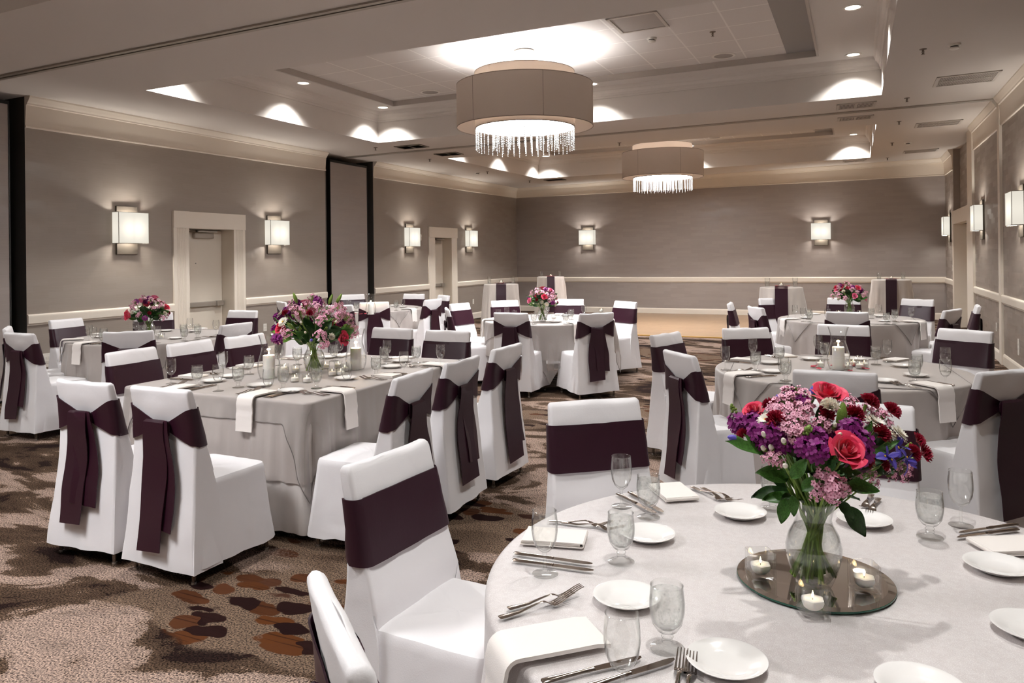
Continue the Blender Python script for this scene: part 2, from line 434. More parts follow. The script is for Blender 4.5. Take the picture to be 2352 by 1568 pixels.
# ================================================================ ROOM SHELL
def xl(y): return -8.45 - .022 * y
XR, YB, Y0 = 1.77, 19.7, -2.8
def zc(x, y): return 3.43 + (x + 8.7) * .018 + (y - 8) * .004
g = G(); g.quad((-9.4, Y0, 0), (2.1, Y0, 0), (2.1, 20, 0), (-9.4, 20, 0)); struct('floor', g, 'carpet_pattern', 'patterned brown carpet')
g = G(); g.box(-5.6, -.05, 14.3, 19.66, .001, .014); df = struct('floor_parquet', g, 'parquet_wood', 'tan parquet dance floor')
g = G(); g.box(-5.64, -.01, 14.22, 14.3, .001, .018); struct('trim_edge', g, 'brass_strip', None, df)

# ---- left wall with two partition pockets and two door openings
POC = [(3.9, 5.5), (10.97, 12.47)]
DOORS = [(7.82, 8.68), (14.9, 15.7)]
def wall_left():
    g = G()
    def seg(a, b, z0, z1): g.quad((xl(a), a, z0), (xl(b), b, z0), (xl(b), b, z1), (xl(a), a, z1))
    ys = [Y0] + [v for p in sorted(POC + DOORS) for v in p] + [YB + .1]
    for k in range(0, len(ys), 2): seg(ys[k], ys[k + 1], 0, 3.8)
    for a, b in DOORS:
        seg(a, b, 2.0, 3.8); d = .26
        g.quad((xl(a), a, 0), (xl(a) - d, a, 0), (xl(a) - d, a, 2), (xl(a), a, 2))
        g.quad((xl(b) - d, b, 0), (xl(b), b, 0), (xl(b), b, 2), (xl(b) - d, b, 2))
        g.quad((xl(a), a, 2), (xl(a) - d, a, 2), (xl(b) - d, b, 2), (xl(b), b, 2))
        g.quad((xl(a) - d, a, 0), (xl(b) - d, b, 0), (xl(b) - d, b, 2), (xl(a) - d, a, 2))
    return g
wl = struct('wall_left', wall_left(), 'wallpaper_side', 'taupe wallpapered side wall with two doors')
g = G()
for a, b in POC:
    d = .4
    g.quad((xl(a) - d, a, 0), (xl(b) - d, b, 0), (xl(b) - d, b, 3.8), (xl(a) - d, a, 3.8))
    g.quad((xl(a), a, 0), (xl(a) - d, a, 0), (xl(a) - d, a, 3.8), (xl(a), a, 3.8))
    g.quad((xl(b) - d, b, 0), (xl(b), b, 0), (xl(b), b, 3.8), (xl(b) - d, b, 3.8))
struct('shaded_pocket', g, 'pocket_shade', None, wl)  # inner pocket faces, their shade put into the colour
for (a, b), (p0, p1), lab in zip(POC, [(3.98, 5.33), (11.09, 12.27)], ['taupe folding partition panel in its dark pocket at the edge of the left wall', 'tall taupe folding partition panel in a dark wall pocket between the two doors']):
    y = (p0 + p1) / 2; w = (p1 - p0) / 2
    t = thing('folding_partition', lab, 'partition', (xl(y), y, 0), RAD(-90) + .022, 'folding partition stacks')
    g = G(); g.box(-w + .015, w - .015, -.12, -.006, .03, 3.30); obj('panel', g, 'wallpaper_panel' if 'wallpaper_panel' in M else 'wallpaper_end', t, sm=False)
    g = G()
    for sx in (-1, 1): g.box(min(sx * w, sx * (w - .015)), max(sx * w, sx * (w - .015)), -.125, 0, .02, 3.33)
    g.box(-w, w, -.125, 0, 3.30, 3.34); g.box(-w, w, -.125, 0, .015, .03); obj('frame', g, 'black_metal', t, sm=False)
    if a > 9:
        g = G(); g.box(w + .13, w + .142, -.08, .0, .02, 3.38); obj('jamb_channel', g, 'black_metal', t, sm=False)

# ---- end wall, right wall with its door alcove, wall behind the camera
g = G(); g.quad((-9.2, YB, 0), (XR + .4, YB, 0), (XR + .4, YB, 3.85), (-9.2, YB, 3.85)); struct('wall_back', g, 'wallpaper_end', 'taupe wallpapered end wall')
AL0, AL1 = 15.5, 18.05
g = G()
for a, b in ((Y0, AL0), (AL1, YB)): g.quad((XR, b, 0), (XR, a, 0), (XR, a, 3.85), (XR, b, 3.85))
g.quad((XR + .12, AL1, 2.37), (XR + .12, AL0, 2.37), (XR + .12, AL0, 3.85), (XR + .12, AL1, 3.85))
g.quad((XR, AL0, 2.3), (XR + .12, AL0, 2.3), (XR + .12, AL0, 3.85), (XR, AL0, 3.85)); g.quad((XR + .12, AL1, 2.3), (XR, AL1, 2.3), (XR, AL1, 3.85), (XR + .12, AL1, 3.85))
wr = struct('wall_right', g, 'wallpaper_side', 'taupe wallpapered right wall with white upright trims')
g = G(); g.quad((-9, Y0, 0), (2, Y0, 0), (2, Y0, 3.85), (-9, Y0, 3.85)); struct('wall_near', g, 'wallpaper_end')

CROWN = [(0, 0), (.022, 0), (.024, .035), (.022, .06), (.012, .075), (.03, .70), (.046, .715), (.05, .76), (.062, .80), (.095, .93), (.10, 1.0), (0, 1.0)]
RAIL = [(0, 0), (.012, 0), (.016, .12), (.03, .2), (.032, .8), (.03, .9), (.02, 1), (0, 1)]
BASE = [(0, 0), (.018, 0), (.018, .8), (.012, .95), (.006, 1), (0, 1)]
def sweep(g, P0, P1, nrm, prof, z0, z1):
    rr = []
    for P, (za, zb) in ((P0, z0), (P1, z1)):
        rr.append([(P[0] + nrm[0] * n, P[1] + nrm[1] * n, lerp(za, zb, f)) for n, f in prof])
    g.rings(rr, True, True)
def zbl(y): return 3.07 + .0092 * (y - 5.5)
LP = lambda y: (xl(y), y)
g = G()
for a, b in ((Y0, 3.9), (5.5, 10.95), (12.47, YB)): sweep(g, LP(a), LP(b), (1, 0), CROWN, (zbl(a), zc(xl(a), a) + .01), (zbl(b), zc(xl(b), b) + .01))
struct('trim_left', g, 'cream_trim', 'cream crown moulding of the left wall')
g = G()
for a, b in ((Y0, 3.9), (5.5, 7.55), (8.92, 10.95), (12.47, 14.62), (15.98, YB)): sweep(g, LP(a), LP(b), (1, 0), RAIL, (.825, .953), (.825, .953))
struct('trim_rail_left', g, 'cream_trim', 'cream chair rail of the left wall')
g = G()
for a, b in ((Y0, 3.9), (5.5, 7.55), (8.92, 10.95), (12.47, 14.62), (15.98, YB)): sweep(g, LP(a), LP(b), (1, 0), BASE, (0, .15), (0, .15))
struct('baseboard_left', g, 'cream_trim')
xb = xl(YB)
g = G(); sweep(g, (xb - .1, YB), (XR + .1, YB), (0, -1), CROWN, (3.205, zc(xb, YB) + .01), (3.265, zc(XR, YB) + .01)); struct('trim_back', g, 'cream_trim', 'cream crown moulding of the end wall')
g = G(); sweep(g, (xb - .1, YB), (XR + .1, YB), (0, -1), RAIL, (.822, .955), (.828, .972)); struct('trim_rail_back', g, 'cream_trim', 'cream chair rail of the end wall')
g = G(); sweep(g, (xb - .1, YB), (XR + .1, YB), (0, -1), BASE, (0, .15), (0, .15)); struct('baseboard_back', g, 'cream_trim')
RP = lambda y: (XR, y)
g = G()
for a, b in ((Y0, 12.13), (12.30, 14.88), (AL1, YB)): sweep(g, RP(a), RP(b), (-1, 0), CROWN, (3.235, zc(XR, a) + .01), (3.25 if b < 16 else 3.265, zc(XR, b) + .01))
struct('trim_right', g, 'cream_trim', 'cream crown moulding of the right wall')
g = G()
for a, b in ((Y0, 12.13), (12.30, 14.88), (AL1, YB)): sweep(g, RP(a), RP(b), (-1, 0), RAIL, (.825, .953), (.825, .953))
struct('trim_rail_right', g, 'cream_trim', 'cream chair rail of the right wall')
g = G()
for a, b in ((Y0, 12.13), (12.30, 14.88), (AL1, YB)): sweep(g, RP(a), RP(b), (-1, 0), BASE, (0, .15), (0, .15))
struct('baseboard_right', g, 'cream_trim')
g = G(); g.box(XR - .035, XR + .02, 12.13, 12.30, 0, 3.72); struct('trim_1', g, 'cream_trim', 'nearer white upright trim on the right wall')
g = G(); g.box(XR - .04, XR + .13, 14.88, AL0, 0, 3.75); struct('trim_2', g, 'cream_trim', 'white upright trim beside the right-hand door')

# ---- doors
def door_left(name, a, b, c0, c1, label):
    g = G(); X = lambda y: xl(y)
    # casing: fluted legs, plain blocks and a head board
    def leg(y0, y1):
        n = 7; w = (y1 - y0); ys = [y0 + w * k / 20 for k in range(21)]
        rr = []
        for z in (0, 2.0):
            ring = [(X(y0), y0, z)]
            for k, y in enumerate(ys): ring.append((X(y) + (.026 - (.008 if 5 <= k <= 15 and k % 2 else 0)), y, z))
            ring.append((X(y1), y1, z)); rr.append(ring)
        g.rings(rr, True, True)
        g.box(X(y0) - .01, X(y0) + .034, y0, y1, 2.0, 2.235); g.box(X(y0) - .01, X(y0) + .034, y0, y1, 0, .2)
    leg(c0, a); leg(b, c1)
    g.box(X((a + b) / 2) - .012, X((a + b) / 2) + .026, a, b, 2.0, 2.235)
    d = struct(name, g, 'cream_trim', label)
    g = G(); dd = .245
    g.quad((X(a), a + .001, 0), (X(a) - dd, a + .001, 0), (X(a) - dd, a + .001, 2), (X(a), a + .001, 2)); g.quad((X(b) - dd, b - .001, 0), (X(b), b - .001, 0), (X(b), b - .001, 2), (X(b) - dd, b - .001, 2)); g.quad((X(a), a, 1.999), (X(a) - dd, a, 1.999), (X(b) - dd, b, 1.999), (X(b), b, 1.999))
    struct('door_jamb', g, 'door_paint', None, d)
    xs = X((a + b) / 2) - .235
    g = G(); g.box(xs - .02, xs, a + .012, b - .004, .01, 1.985); struct('door_leaf', g, 'door_paint', None, d)
    g = G(); g.bbox(xs, xs + .05, a + .03, b - .03, .86, .93, .006); g.bbox(xs, xs + .075, b - .16, b - .03, .855, .935, .008); struct('panic_bar', g, 'nickel', None, d)
    g = G(); g.bbox(xs, xs + .06, a + .30, a + .66, 1.87, 1.95, .006); g.box(xs + .01, xs + .16, a + .22, a + .26, 1.955, 1.975); g.box(xs + .145, xs + .16, a + .22, a + .62, 1.955, 1.975); struct('door_closer', g, 'nickel', None, d)
    g = G(); g.ball((xs + .002, a + .36, 1.50), .010, 10, 6); struct('peephole', g, 'steel', None, d)
door_left('door_1', 7.82, 8.68, 7.55, 8.92, 'cream panelled door frame with panic bar, nearer door of left wall')
door_left('door_2', 14.9, 15.7, 14.62, 15.98, 'cream door frame with panic bar beyond the folding partition')
g = G()
g.box(XR - .03, XR + .125, AL0, AL1, 2.10, 2.37); g.box(XR - .03, XR + .3, AL0, AL0 + .22, 0, 2.1); g.box(XR - .03, XR + .3, AL1 - .22, AL1, 0, 2.1); d3 = struct('door_3', g, 'cream_trim', 'cream double door frame set in the right wall')
g = G(); g.box(XR + .3, XR + .34, AL0, AL1, 0, 2.12); struct('door_leaf', g, 'door_paint', None, d3)
g = G(); g.bbox(XR + .24, XR + .3, AL0 + .25, AL1 - .3, .86, .93, .006); struct('panic_bar', g, 'nickel', None, d3)

# ---- ceiling: soffit with three coffers
COF = [((-7.25, -1.5), (.3, -1.5), (.3, 3.68), (-7.25, 3.66)),
       ((-7.22, 5.99), (.3, 6.2), (.28, 11.04), (-7.28, 10.56)),
       ((-7.3, 12.95), (.265, 13.62), (.23, 18.49), (-7.31, 17.58))]
INN = [((-6.72, -1.0), (-.47, -1.0), (-.47, 3.1), (-6.72, 3.1)),
       ((-6.72, 6.5), (-.47, 6.6), (-.48, 10.5), (-6.73, 10.2)),
       ((-6.73, 13.5), (-.47, 14.1), (-.5, 17.85), (-6.73, 17.2))]
def Z(p, dz=0): return (p[0], p[1], zc(p[0], p[1]) + dz)
g = G(); xa, xr = -9.4, 2.1
prev = ((xa, Y0), None, None, (xr, Y0)); rows = []
for (A, B, Cc, D) in COF:
    rows.append(('gap', A, B)); rows.append(('cof', D, Cc))
last_l, last_r = (-7.25, Y0), (.3, Y0)
for k, (A, B, Cc, D) in enumerate(COF):
    g.quad(Z(last_l), Z(A), Z(B), Z(last_r))                       # between coffers
    g.quad(Z((xa, last_l[1])), Z((xa, A[1])), Z(A), Z(last_l)); g.quad(Z(last_r), Z(B), Z((xr, B[1])), Z((xr, last_r[1])))
    g.quad(Z((xa, A[1])), Z((xa, D[1])), Z(D), Z(A)); g.quad(Z(B), Z(Cc), Z((xr, Cc[1])), Z((xr, B[1])))
    last_l, last_r = D, Cc
g.quad(Z(last_l), Z((-7.3, 20)), Z((.25, 20)), Z(last_r)); g.quad(Z((xa, last_l[1])), Z((xa, 20)), Z((-7.3, 20)), Z(last_l)); g.quad(Z(last_r), Z((.25, 20)), Z((xr, 20)), Z((xr, last_r[1])))
ceil = struct('ceiling', g, 'ceiling_paint', 'pale dropped ceiling with coffers')
UP = .5
def ins(q, n):
    A, B, Cc, D = q
    return ((A[0] + n, A[1] + n), (B[0] - n, B[1] + n), (Cc[0] - n, Cc[1] - n), (D[0] + n, D[1] - n))
for q, p in zip(COF, INN):
    g = G(); g.rings([[Z(c) for c in q], [Z(c, UP) for c in q]]); struct('coffer_wall', g, 'ceiling_paint', None, ceil)
    g = G(); g.rings([[Z(c, dz) for c in ins(q, n)] for n, dz in ((0, .335), (.014, .335), (.018, .362), (.03, .37), (.035, .40), (.06, .44), (.072, .445), (.09, .49), (.10, .501))]); struct('cornice', g, 'ceiling_paint', None, ceil)
    g = G(); g.rings([[Z(c, UP) for c in q], [Z(c, UP) for c in p]]); struct('coffer_ceiling', g, 'ceiling_paint', None, ceil)
    g = G(); g.rings([[Z(c, UP - .012) for c in ins(p, -.03)], [Z(c, UP - .012) for c in ins(p, .0)], [Z(c, UP + .075) for c in p]]); struct('panel_edge', g, 'strip_grey', None, ceil)
    g = G(); g.quad(*[Z(c, UP + .07) for c in p]); struct('tile_panel', g, 'ceiling_tile', None, ceil)
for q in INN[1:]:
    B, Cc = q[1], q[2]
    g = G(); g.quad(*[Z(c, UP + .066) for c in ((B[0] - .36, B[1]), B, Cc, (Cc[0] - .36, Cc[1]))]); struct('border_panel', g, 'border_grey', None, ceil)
# partition tracks
for k, (pa, pb) in enumerate([((-8.6, 4.83), (1.77, 4.93)), ((-8.7, 11.62), (1.77, 12.24))]):
    g = G(); h = G()
    for G_, y0, y1, z0, z1 in ((g, -.055, -.012, -.016, .01), (g, .012, .055, -.016, .01), (h, -.012, .012, -.006, .01)):
        rr = []
        for P in (pa, pb):
            z = zc(*P); rr.append([(P[0], P[1] + y0, z + z0), (P[0], P[1] + y1, z + z0), (P[0], P[1] + y1, z + z1), (P[0], P[1] + y0, z + z1)])
        G_.rings(rr, True, True)
    t = struct('trim_%d' % (k + 3), g, 'nickel', 'metal partition track across the ceiling'); struct('track_slot', h, 'black_metal', None, t)

# ================================================================ LAMPS
def lamp(name, typ, loc, energy, color, parent=None, **kw):
    l = bpy.data.lights.new(name, typ); l.energy = energy; l.color = color
    for k, v in kw.items(): setattr(l, k, v)
    o = bpy.data.objects.new(name, l); C.objects.link(o); o.location = loc
    if parent: o.parent = parent
    return o
P_SPOT, P_SCON, P_CH_UP = 228.0, 27.0, 165.0
WARM = (.985, .985, .955)
def make_downlight():
    t = thing('recessed_downlight', '', 'ceiling light', group='round recessed downlights in the coffers')
    g = G(); g.lathe([(.072, .004), (.076, -.004), (.098, -.006), (.102, .002)], 32); obj('trim_ring', g, 'plate_white', t)
    g = G(); g.lathe([(.0005, .0005), (.074, .0005)], 32); obj('lens', g, 'lamp_disc', t)
    return t
place_dl = make(make_downlight)
DL = []
for q in COF:
    A, B, Cc, D = ins(q, .33)
    mid = lambda a, b: ((a[0] + b[0]) / 2, (a[1] + b[1]) / 2)
    DL.append([('near left corner', A), ('middle of the near side', mid(A, B)), ('near right corner', B), ('middle of the right side', mid(B, Cc)), ('far right corner', Cc), ('middle of the far side', mid(D, Cc)), ('far left corner', D), ('middle of the left side', mid(A, D))])
for k, rows in enumerate(DL):
    for wh, p in rows:
        z = Z(p, UP)[2] - .003
        vis = 0 <= proj((p[0], p[1], z))[1] < 1568 and 0 <= proj((p[0], p[1], z))[0] < 2352 and p[1] > 4
        o = place_dl((p[0], p[1], z), 0, 'round recessed downlight at the %s of the %s coffer' % (wh, ('unseen nearest', 'nearer', 'farther')[k]))
        s = lamp('spot_lamp', 'SPOT', (p[0], p[1], z - .012), P_SPOT * (.95, 1.1, 1.15)[k], WARM, spot_size=RAD(113), spot_blend=.75, shadow_soft_size=.045)

def make_sconce():
    t = thing('wall_sconce', '', 'wall lamp', group='linen wall sconces')
    g = G(); g.bbox(-.155, .155, 0, .028, -.31, .31, .004); obj('back_plate', g, 'bronze_plate', t, sm=False)
    g = G()
    w, d0, d1, z0, z1, th = .22, .032, .15, -.165, .225, .004
    g.rings([[(-w, d0, z), (w, d0, z), (w, d1, z), (-w, d1, z)] for z in (z0, z1)])
    obj('shade', g, 'sconce_linen', t, sm=False)
    g = G()
    for z in (z0 - .006, z1):
        g.box(-w - .003, w + .003, d1 - .004, d1 + .003, z, z + .006); g.box(-w - .003, -w + .004, d0, d1, z, z + .006); g.box(w - .004, w + .003, d0, d1, z, z + .006); 
    for sx in (-w, w): g.box(sx - .003, sx + .003, d1 - .003, d1 + .003, z0, z1)
    obj('shade_frame', g, 'nickel', t, sm=False)
    return t
place_sc = make(make_sconce)
SC = [((xl(6.81), 6.81, 1.94), -90, 'lit box sconce on left wall before the nearer door'), ((xl(9.575), 9.575, 1.945), -90, 'lit box sconce on left wall between nearer door and folding partition'),
      ((xl(13.8), 13.8, 1.955), -90, 'lit box sconce on left wall between folding partition and farther door'), ((xl(16.63), 16.63, 1.97), -90, 'lit box sconce on left wall beyond the farther door, near the corner'),
      ((-6.745, YB, 2.01), 180, 'lit box sconce on the end wall near the left corner'), ((-.843, YB, 2.035), 180, 'lit box sconce on the end wall towards the right corner'),
      ((XR, 18.69, 2.06), 90, 'farthest lit sconce on right wall, beyond its door'), ((XR, 13.95, 2.04), 90, 'middle lit sconce on right wall between the white uprights'), ((XR, 10.72, 2.02), 90, 'nearest lit sconce on right wall, cut by the frame')]
for p, r, lab in SC:
    o = place_sc(p, RAD(r), lab)
    n = Matrix.Rotation(RAD(r), 3, 'Z') @ Vector((0, .085, 0))
    lamp('sconce_bulb', 'POINT', (p[0] + n.x, p[1] + n.y, p[2] + .13), P_SCON, (1.0, .95, .87), shadow_soft_size=.03)
    lamp('sconce_bulb', 'POINT', (p[0] + n.x, p[1] + n.y, p[2] - .09), P_SCON * .7, (1.0, .95, .87), shadow_soft_size=.03)

def make_chandelier():
    t = thing('drum_chandelier', '', 'chandelier', group='drum chandeliers')
    R1, R2, zb = .842, .618, 3.14
    zt1, zt2 = 3.655, 3.815
    def drum(r, z0, z1, th=.004): 
        g = G(); g.lathe([(r - th, z0), (r, z0), (r, z1), (r - th, z1), (r - th, z0)], 96); return g
    outer = obj('outer_drum', drum(R1, zb, zt1), 'drum_fabric', t)
    g = G()
    for r, z in ((R1, zb), (R1, zt1)): g.lathe([(r + .0015, z - .004), (r + .0015, z + .004), (r - .006, z + .004), (r - .006, z - .004), (r + .0015, z - .004)], 96)
    for k in range(6):
        a = RAD(60 * k + 8); g.box(R1 * cos(a) - .002, R1 * cos(a) + .002, R1 * sin(a) - .002, R1 * sin(a) + .002, zb, zt1)
    obj('hoop_trim', g, 'hoop_tape', outer)
    inner = obj('inner_drum', drum(R2, zb - .01, zt2), 'drum_fabric_inner', t)
    for z in (zb - .01, zt2):
        g = G(); g.lathe([(R2 + .0015, z - .004), (R2 + .0015, z + .004), (R2 - .006, z + .004), (R2 - .006, z - .004), (R2 + .0015, z - .004)], 96)
        obj('hoop_trim', g, 'hoop_tape', inner)
    g = G(); g.lathe([(.0005, zb + .012), (R2 - .006, zb + .012)], 64); obj('diffuser', g, 'diffuser', t)
    g = G()
    for r in (R2 - .01, .40, .20): g.lathe([(r - .004, zb - .012), (r, zb - .016), (r + .004, zb - .012), (r, zb - .008), (r - .004, zb - .012)], 64)
    for k in range(4):
        a = RAD(45 + 90 * k); g.tube([(.2 * cos(a), .2 * sin(a), zb - .012), ((R2 - .01) * cos(a), (R2 - .01) * sin(a), zb - .012)], .003, 6)
    obj('crystal_frame', g, 'steel', t)
    g = G(); g.lathe([(.0005, 3.955), (.13, 3.955), (.135, 3.96), (.135, 4.075), (.13, 4.082)], 40); obj('canopy', g, 'steel', t)
    g = G(); g.tube([(0, 0, 3.30), (0, 0, 3.96)], .012, 10); obj('stem', g, 'steel', t)
    # crystal strands: 96 of them on three rings
    g = G()
    for k in range(13): g.ball((0, 0, -.010 - .0215 * k), .0068, 6, 4)
    g.tube([(0, 0, 0), (0, 0, -.27)], .0008, 4)
    me = g.mesh('crystal_strand', 'crystal_bead')
    rnd = random.Random(4)
    for r, n, L in ((R2 - .01, 48, 1.0), (.40, 32, .96), (.20, 16, .98)):
        for k in range(n):
            a = 2 * pi * k / n + rnd.uniform(-.01, .01)
            o = obj('crystal_strand', me, None, t, (r * cos(a), r * sin(a), zb - .016), a); o.scale = (1, 1, L * rnd.uniform(.93, 1.02))
    return t
tb = NT('crystal_bead'); gl = tb.n('BsdfGlossy', Roughness=.08); gl.inputs['Color'].default_value = (.95, .94, .93, 1); df_ = tb.n('BsdfTranslucent'); df_.inputs['Color'].default_value = (.95, .95, .95, 1); mx = tb.n('MixShader'); mx.inputs[0].default_value = .6
tb.l(gl.outputs[0], mx.inputs[1]); tb.l(df_.outputs[0], mx.inputs[2]); M['crystal_bead'] = tb.surf(mx)
place_ch = make(make_chandelier)
for p, lab in (((-3.75, 8.6, 0), 'large beige drum chandelier with crystal strands, the nearer of two'), ((-3.75, 15.8, .03), 'farther beige drum chandelier with crystal strands above the dance floor')):
    place_ch(p, 0, lab)
    lamp('chandelier_bulb', 'POINT', (p[0], p[1], 3.60 + p[2]), P_CH_UP, (.985, .995, 1.0), shadow_soft_size=.12)

# an added, unseen third chandelier brightens the near tables; its crystals are left out
fill_chandelier = place_ch((-3.75, 1.0, -.02), 0, 'added unseen beige drum chandelier brightening the near end of the room')
for ch in list(fill_chandelier.children):
    if ch.name.startswith('crystal_strand'): bpy.data.objects.remove(ch)
    elif ch.name.startswith('diffuser'): ch.data = ch.data.copy(); ch.data.materials[0] = M['diffuser_dim']
lamp('chandelier_bulb', 'POINT', (-3.75, 1.0, 3.58), P_CH_UP * .5, (.985, .995, 1.0), shadow_soft_size=.12)  # fill light inside the added unseen chandelier

# ================================================================ CEILING AND WALL FITTINGS
def make_sprinkler():
    t = thing('fire_sprinkler', '', 'sprinkler', group='ceiling fire sprinklers')
    g = G(); g.lathe([(.036, 0), (.033, -.006), (.012, -.009), (.009, -.018)], 20, cap1=True); obj('escutcheon', g, 'sprink', t)
    g = G(); g.lathe([(.008, -.010), (.006, -.025), (.005, -.048), (.017, -.051), (.018, -.054), (.0005, -.055)], 14)
    for s in (-1, 1): g.tube([(s * .007, 0, -.018), (s * .012, 0, -.03), (s * .004, 0, -.048)], .0022, 6)
    obj('head', g, 'sprink', t); return t
place_sp = make(make_sprinkler)
for (x, y, up), lab in (((.603, 8.73, 0), 'fire sprinkler on right soffit, nearest of its row'), ((.595, 11.46, 0), 'fire sprinkler on right soffit just before the far track'), ((.586, 13.5, 0), 'fire sprinkler on right soffit just past the far track'), ((.581, 16.17, 0), 'fire sprinkler on right soffit, next to last of its row'), ((.578, 18.8, 0), 'fire sprinkler on right soffit nearest the end wall'),
        ((-7.6, 10.95, 0), 'fire sprinkler on left soffit by the nearer coffer corner'), ((-7.62, 12.8, 0), 'fire sprinkler on left soffit just past the far track'), ((-7.66, 15.4, 0), 'fire sprinkler on left soffit beside a smoke detector'), ((-7.69, 17.9, 0), 'fire sprinkler on left soffit nearest the end wall'), ((-3.85, 13.0, 0), 'fire sprinkler on soffit between the two chandeliers'),
        ((-1.53, 9.0, UP + .07), 'fire sprinkler in the tiled panel of nearer coffer')):
    place_sp((x, y, zc(x, y) + up + .001), 0, lab)
def make_smoke():
    t = thing('smoke_detector', '', 'smoke detector', group='ceiling smoke detectors')
    g = G(); g.lathe([(.06, 0), (.058, -.014), (.05, -.02)], 24, cap1=True); obj('base', g, 'plate_white', t)
    g = G(); g.lathe([(.036, -.02), (.034, -.032)], 24); obj('sensor_slot', g, 'vent_dark', t)
    g = G(); g.lathe([(.046, -.032), (.044, -.044), (.03, -.052), (.0005, -.054)], 24); obj('cap', g, 'plate_white', t); return t
place_sm = make(make_smoke)
for (x, y, up), lab in (((.875, 8.69, 0), 'white smoke detector on right soffit, nearer one'), ((.853, 16.3, 0), 'white smoke detector on right soffit, farther one'), ((-7.92, 15.42, 0), 'white smoke detector on left soffit'), ((-2.22, 8.88, UP + .07), 'white smoke detector in the tiled panel of nearer coffer')):
    place_sm((x, y, zc(x, y) + up), 0, lab)
def vent(x, y, w, d, label, style='white', up=0, rz=0.0):
    z = zc(x, y) + up
    t = thing('ceiling_vent', label, 'air vent', (x, y, z), rz, 'ceiling air vents')
    t.rotation_euler = (.004, -.018, rz); w /= 2; d /= 2; fm = 'vent_white' if style == 'white' else 'sprink' if style == 'grey' else 'vent_white'
    g = G(); b = .035
    for X0, X1, Y0_, Y1 in ((-w, w, -d, -d + b), (-w, w, d - b, d), (-w, -w + b, -d, d), (w - b, w, -d, d)): g.box(X0, X1, Y0_, Y1, -.012, .004)
    if style != 'perf': g.box(-w, w, -.012, .012, -.011, .004) if style == 'white' else g.box(-.012, .012, -d, d, -.011, .004)
    obj('frame', g, fm, t, sm=False)
    if style == 'perf':
        g = G(); g.box(-w + b, w - b, -d + b, d - b, -.006, -.002); obj('screen', g, 'perforated', t, sm=False); return t
    g = G(); g.box(-w + .01, w - .01, -d + .01, d - .01, -.003, .0); obj('duct', g, 'vent_dark', t, sm=False)
    g = G(); n = int((2 * w - 2 * b) / .017)
    for k in range(n):
        cx = -w + b + (k + .5) * (2 * w - 2 * b) / n
        g.quad((cx - .0045, -d + b, -.003), (cx - .0045, d - b, -.003), (cx + .0045, d - b, -.011), (cx + .0045, -d + b, -.011))
    obj('slats', g, fm, t, sm=False); return t
vent(1.18, 10.55, .66, .60, 'white slatted air vent on right soffit, nearest of three')
vent(1.18, 14.12, .66, .50, 'white slatted air vent on right soffit, middle of three')
vent(1.17, 17.9, .64, .44, 'white slatted air vent on right soffit, farthest of three')
vent(-.03, 11.62, .50, .42, 'dark two-part air vent on soffit between the coffers, right side', 'dark', 0, .05)
vent(-.045, 12.72, .50, .34, 'white air vent just past the track, right side', 'dark', 0, .05)
vent(-.09, 18.88, .48, .30, 'dark slatted air vent by the end wall, right side', 'dark', 0, .05)
vent(-7.04, 11.22, .50, .36, 'dark slatted air vent by the nearer coffer corner, left side', 'grey', 0, .05)
vent(-6.97, 12.4, .46, .34, 'dark slatted air vent just past the track, left side', 'grey', 0, .05)
vent(-7.07, 18.1, .5, .36, 'dark slatted air vent by the end wall, left side', 'grey', 0, .05)
vent(-2.2, 8.2, .56, .6, 'square perforated return vent in the tiled ceiling panel', 'perf', UP + .068)
vent(-.68, 17.2, .4, .5, 'small return vent in the farther coffer', 'perf', UP + .064)
for x, y, lab in ((-1.59, 10.15, 'round ceiling speaker in nearer tiled panel, right end'), (-5.9, 9.95, 'round ceiling speaker in nearer tiled panel, left end'), (-2.9, 17.2, 'round ceiling speaker in the farther tiled panel')):
    t = thing('ceiling_speaker', lab, 'speaker', (x, y, zc(x, y) + UP + .068), 0, 'round ceiling speakers')
    g = G(); g.lathe([(.12, -.001), (.12, -.008), (.15, -.008), (.155, 0)], 32); obj('ring', g, 'plate_white', t)
    g = G(); g.lathe([(.0005, -.006), (.12, -.005)], 32); obj('grille', g, 'perforated', t)
def plate(p, rz, label, w=.075, h=.12, kind='outlet'):
    t = thing('wall_outlet' if kind == 'outlet' else 'light_switch', label, 'outlet' if kind == 'outlet' else 'switch', p, RAD(rz), 'wall plates')
    g = G(); g.bbox(-w / 2, w / 2, 0, .007, -h / 2, h / 2, .002); obj('cover_plate', g, 'plate_white', t, sm=False)
    if kind == 'outlet':
        for s in (-1, 1):
            g = G(); g.bbox(-.017, .017, .006, .009, s * .026 - .014, s * .026 + .014, .003); obj('socket', g, 'ctl_white', t, sm=False)
    else:
        g = G(); g.bbox(-.012, .012, .006, .012, -.025, .025, .002); obj('rocker', g, 'ctl_white', t, sm=False)
plate((xl(5.73), 5.73, .41), -90, 'white wall plate low on left wall behind the two leftmost chairs', .12, .16)
plate((xl(9.36), 9.36, .46), -90, 'white wall plate low on left wall by the bouquet, nearer of two')
plate((xl(9.62), 9.62, .47), -90, 'white wall outlet low on left wall by the bouquet, farther of two')
plate((xl(16.86), 16.86, .43), -90, 'white wall outlet low on left wall past the farther door')
plate((XR, 11.1, .36), 90, 'white wall outlet low on right wall near the frame edge', .08, .2)
plate((XR, 12.75, .46), 90, 'white wall plate low on right wall beside the nearer upright')
plate((XR, 18.3, 1.2), 90, 'small light switch on right wall beyond the door', .07, .12, 'switch')
t = thing('alarm_strobe', 'small white alarm strobe on left wall beside the third sconce', 'alarm', (xl(14.24), 14.24, 1.99), RAD(-90))
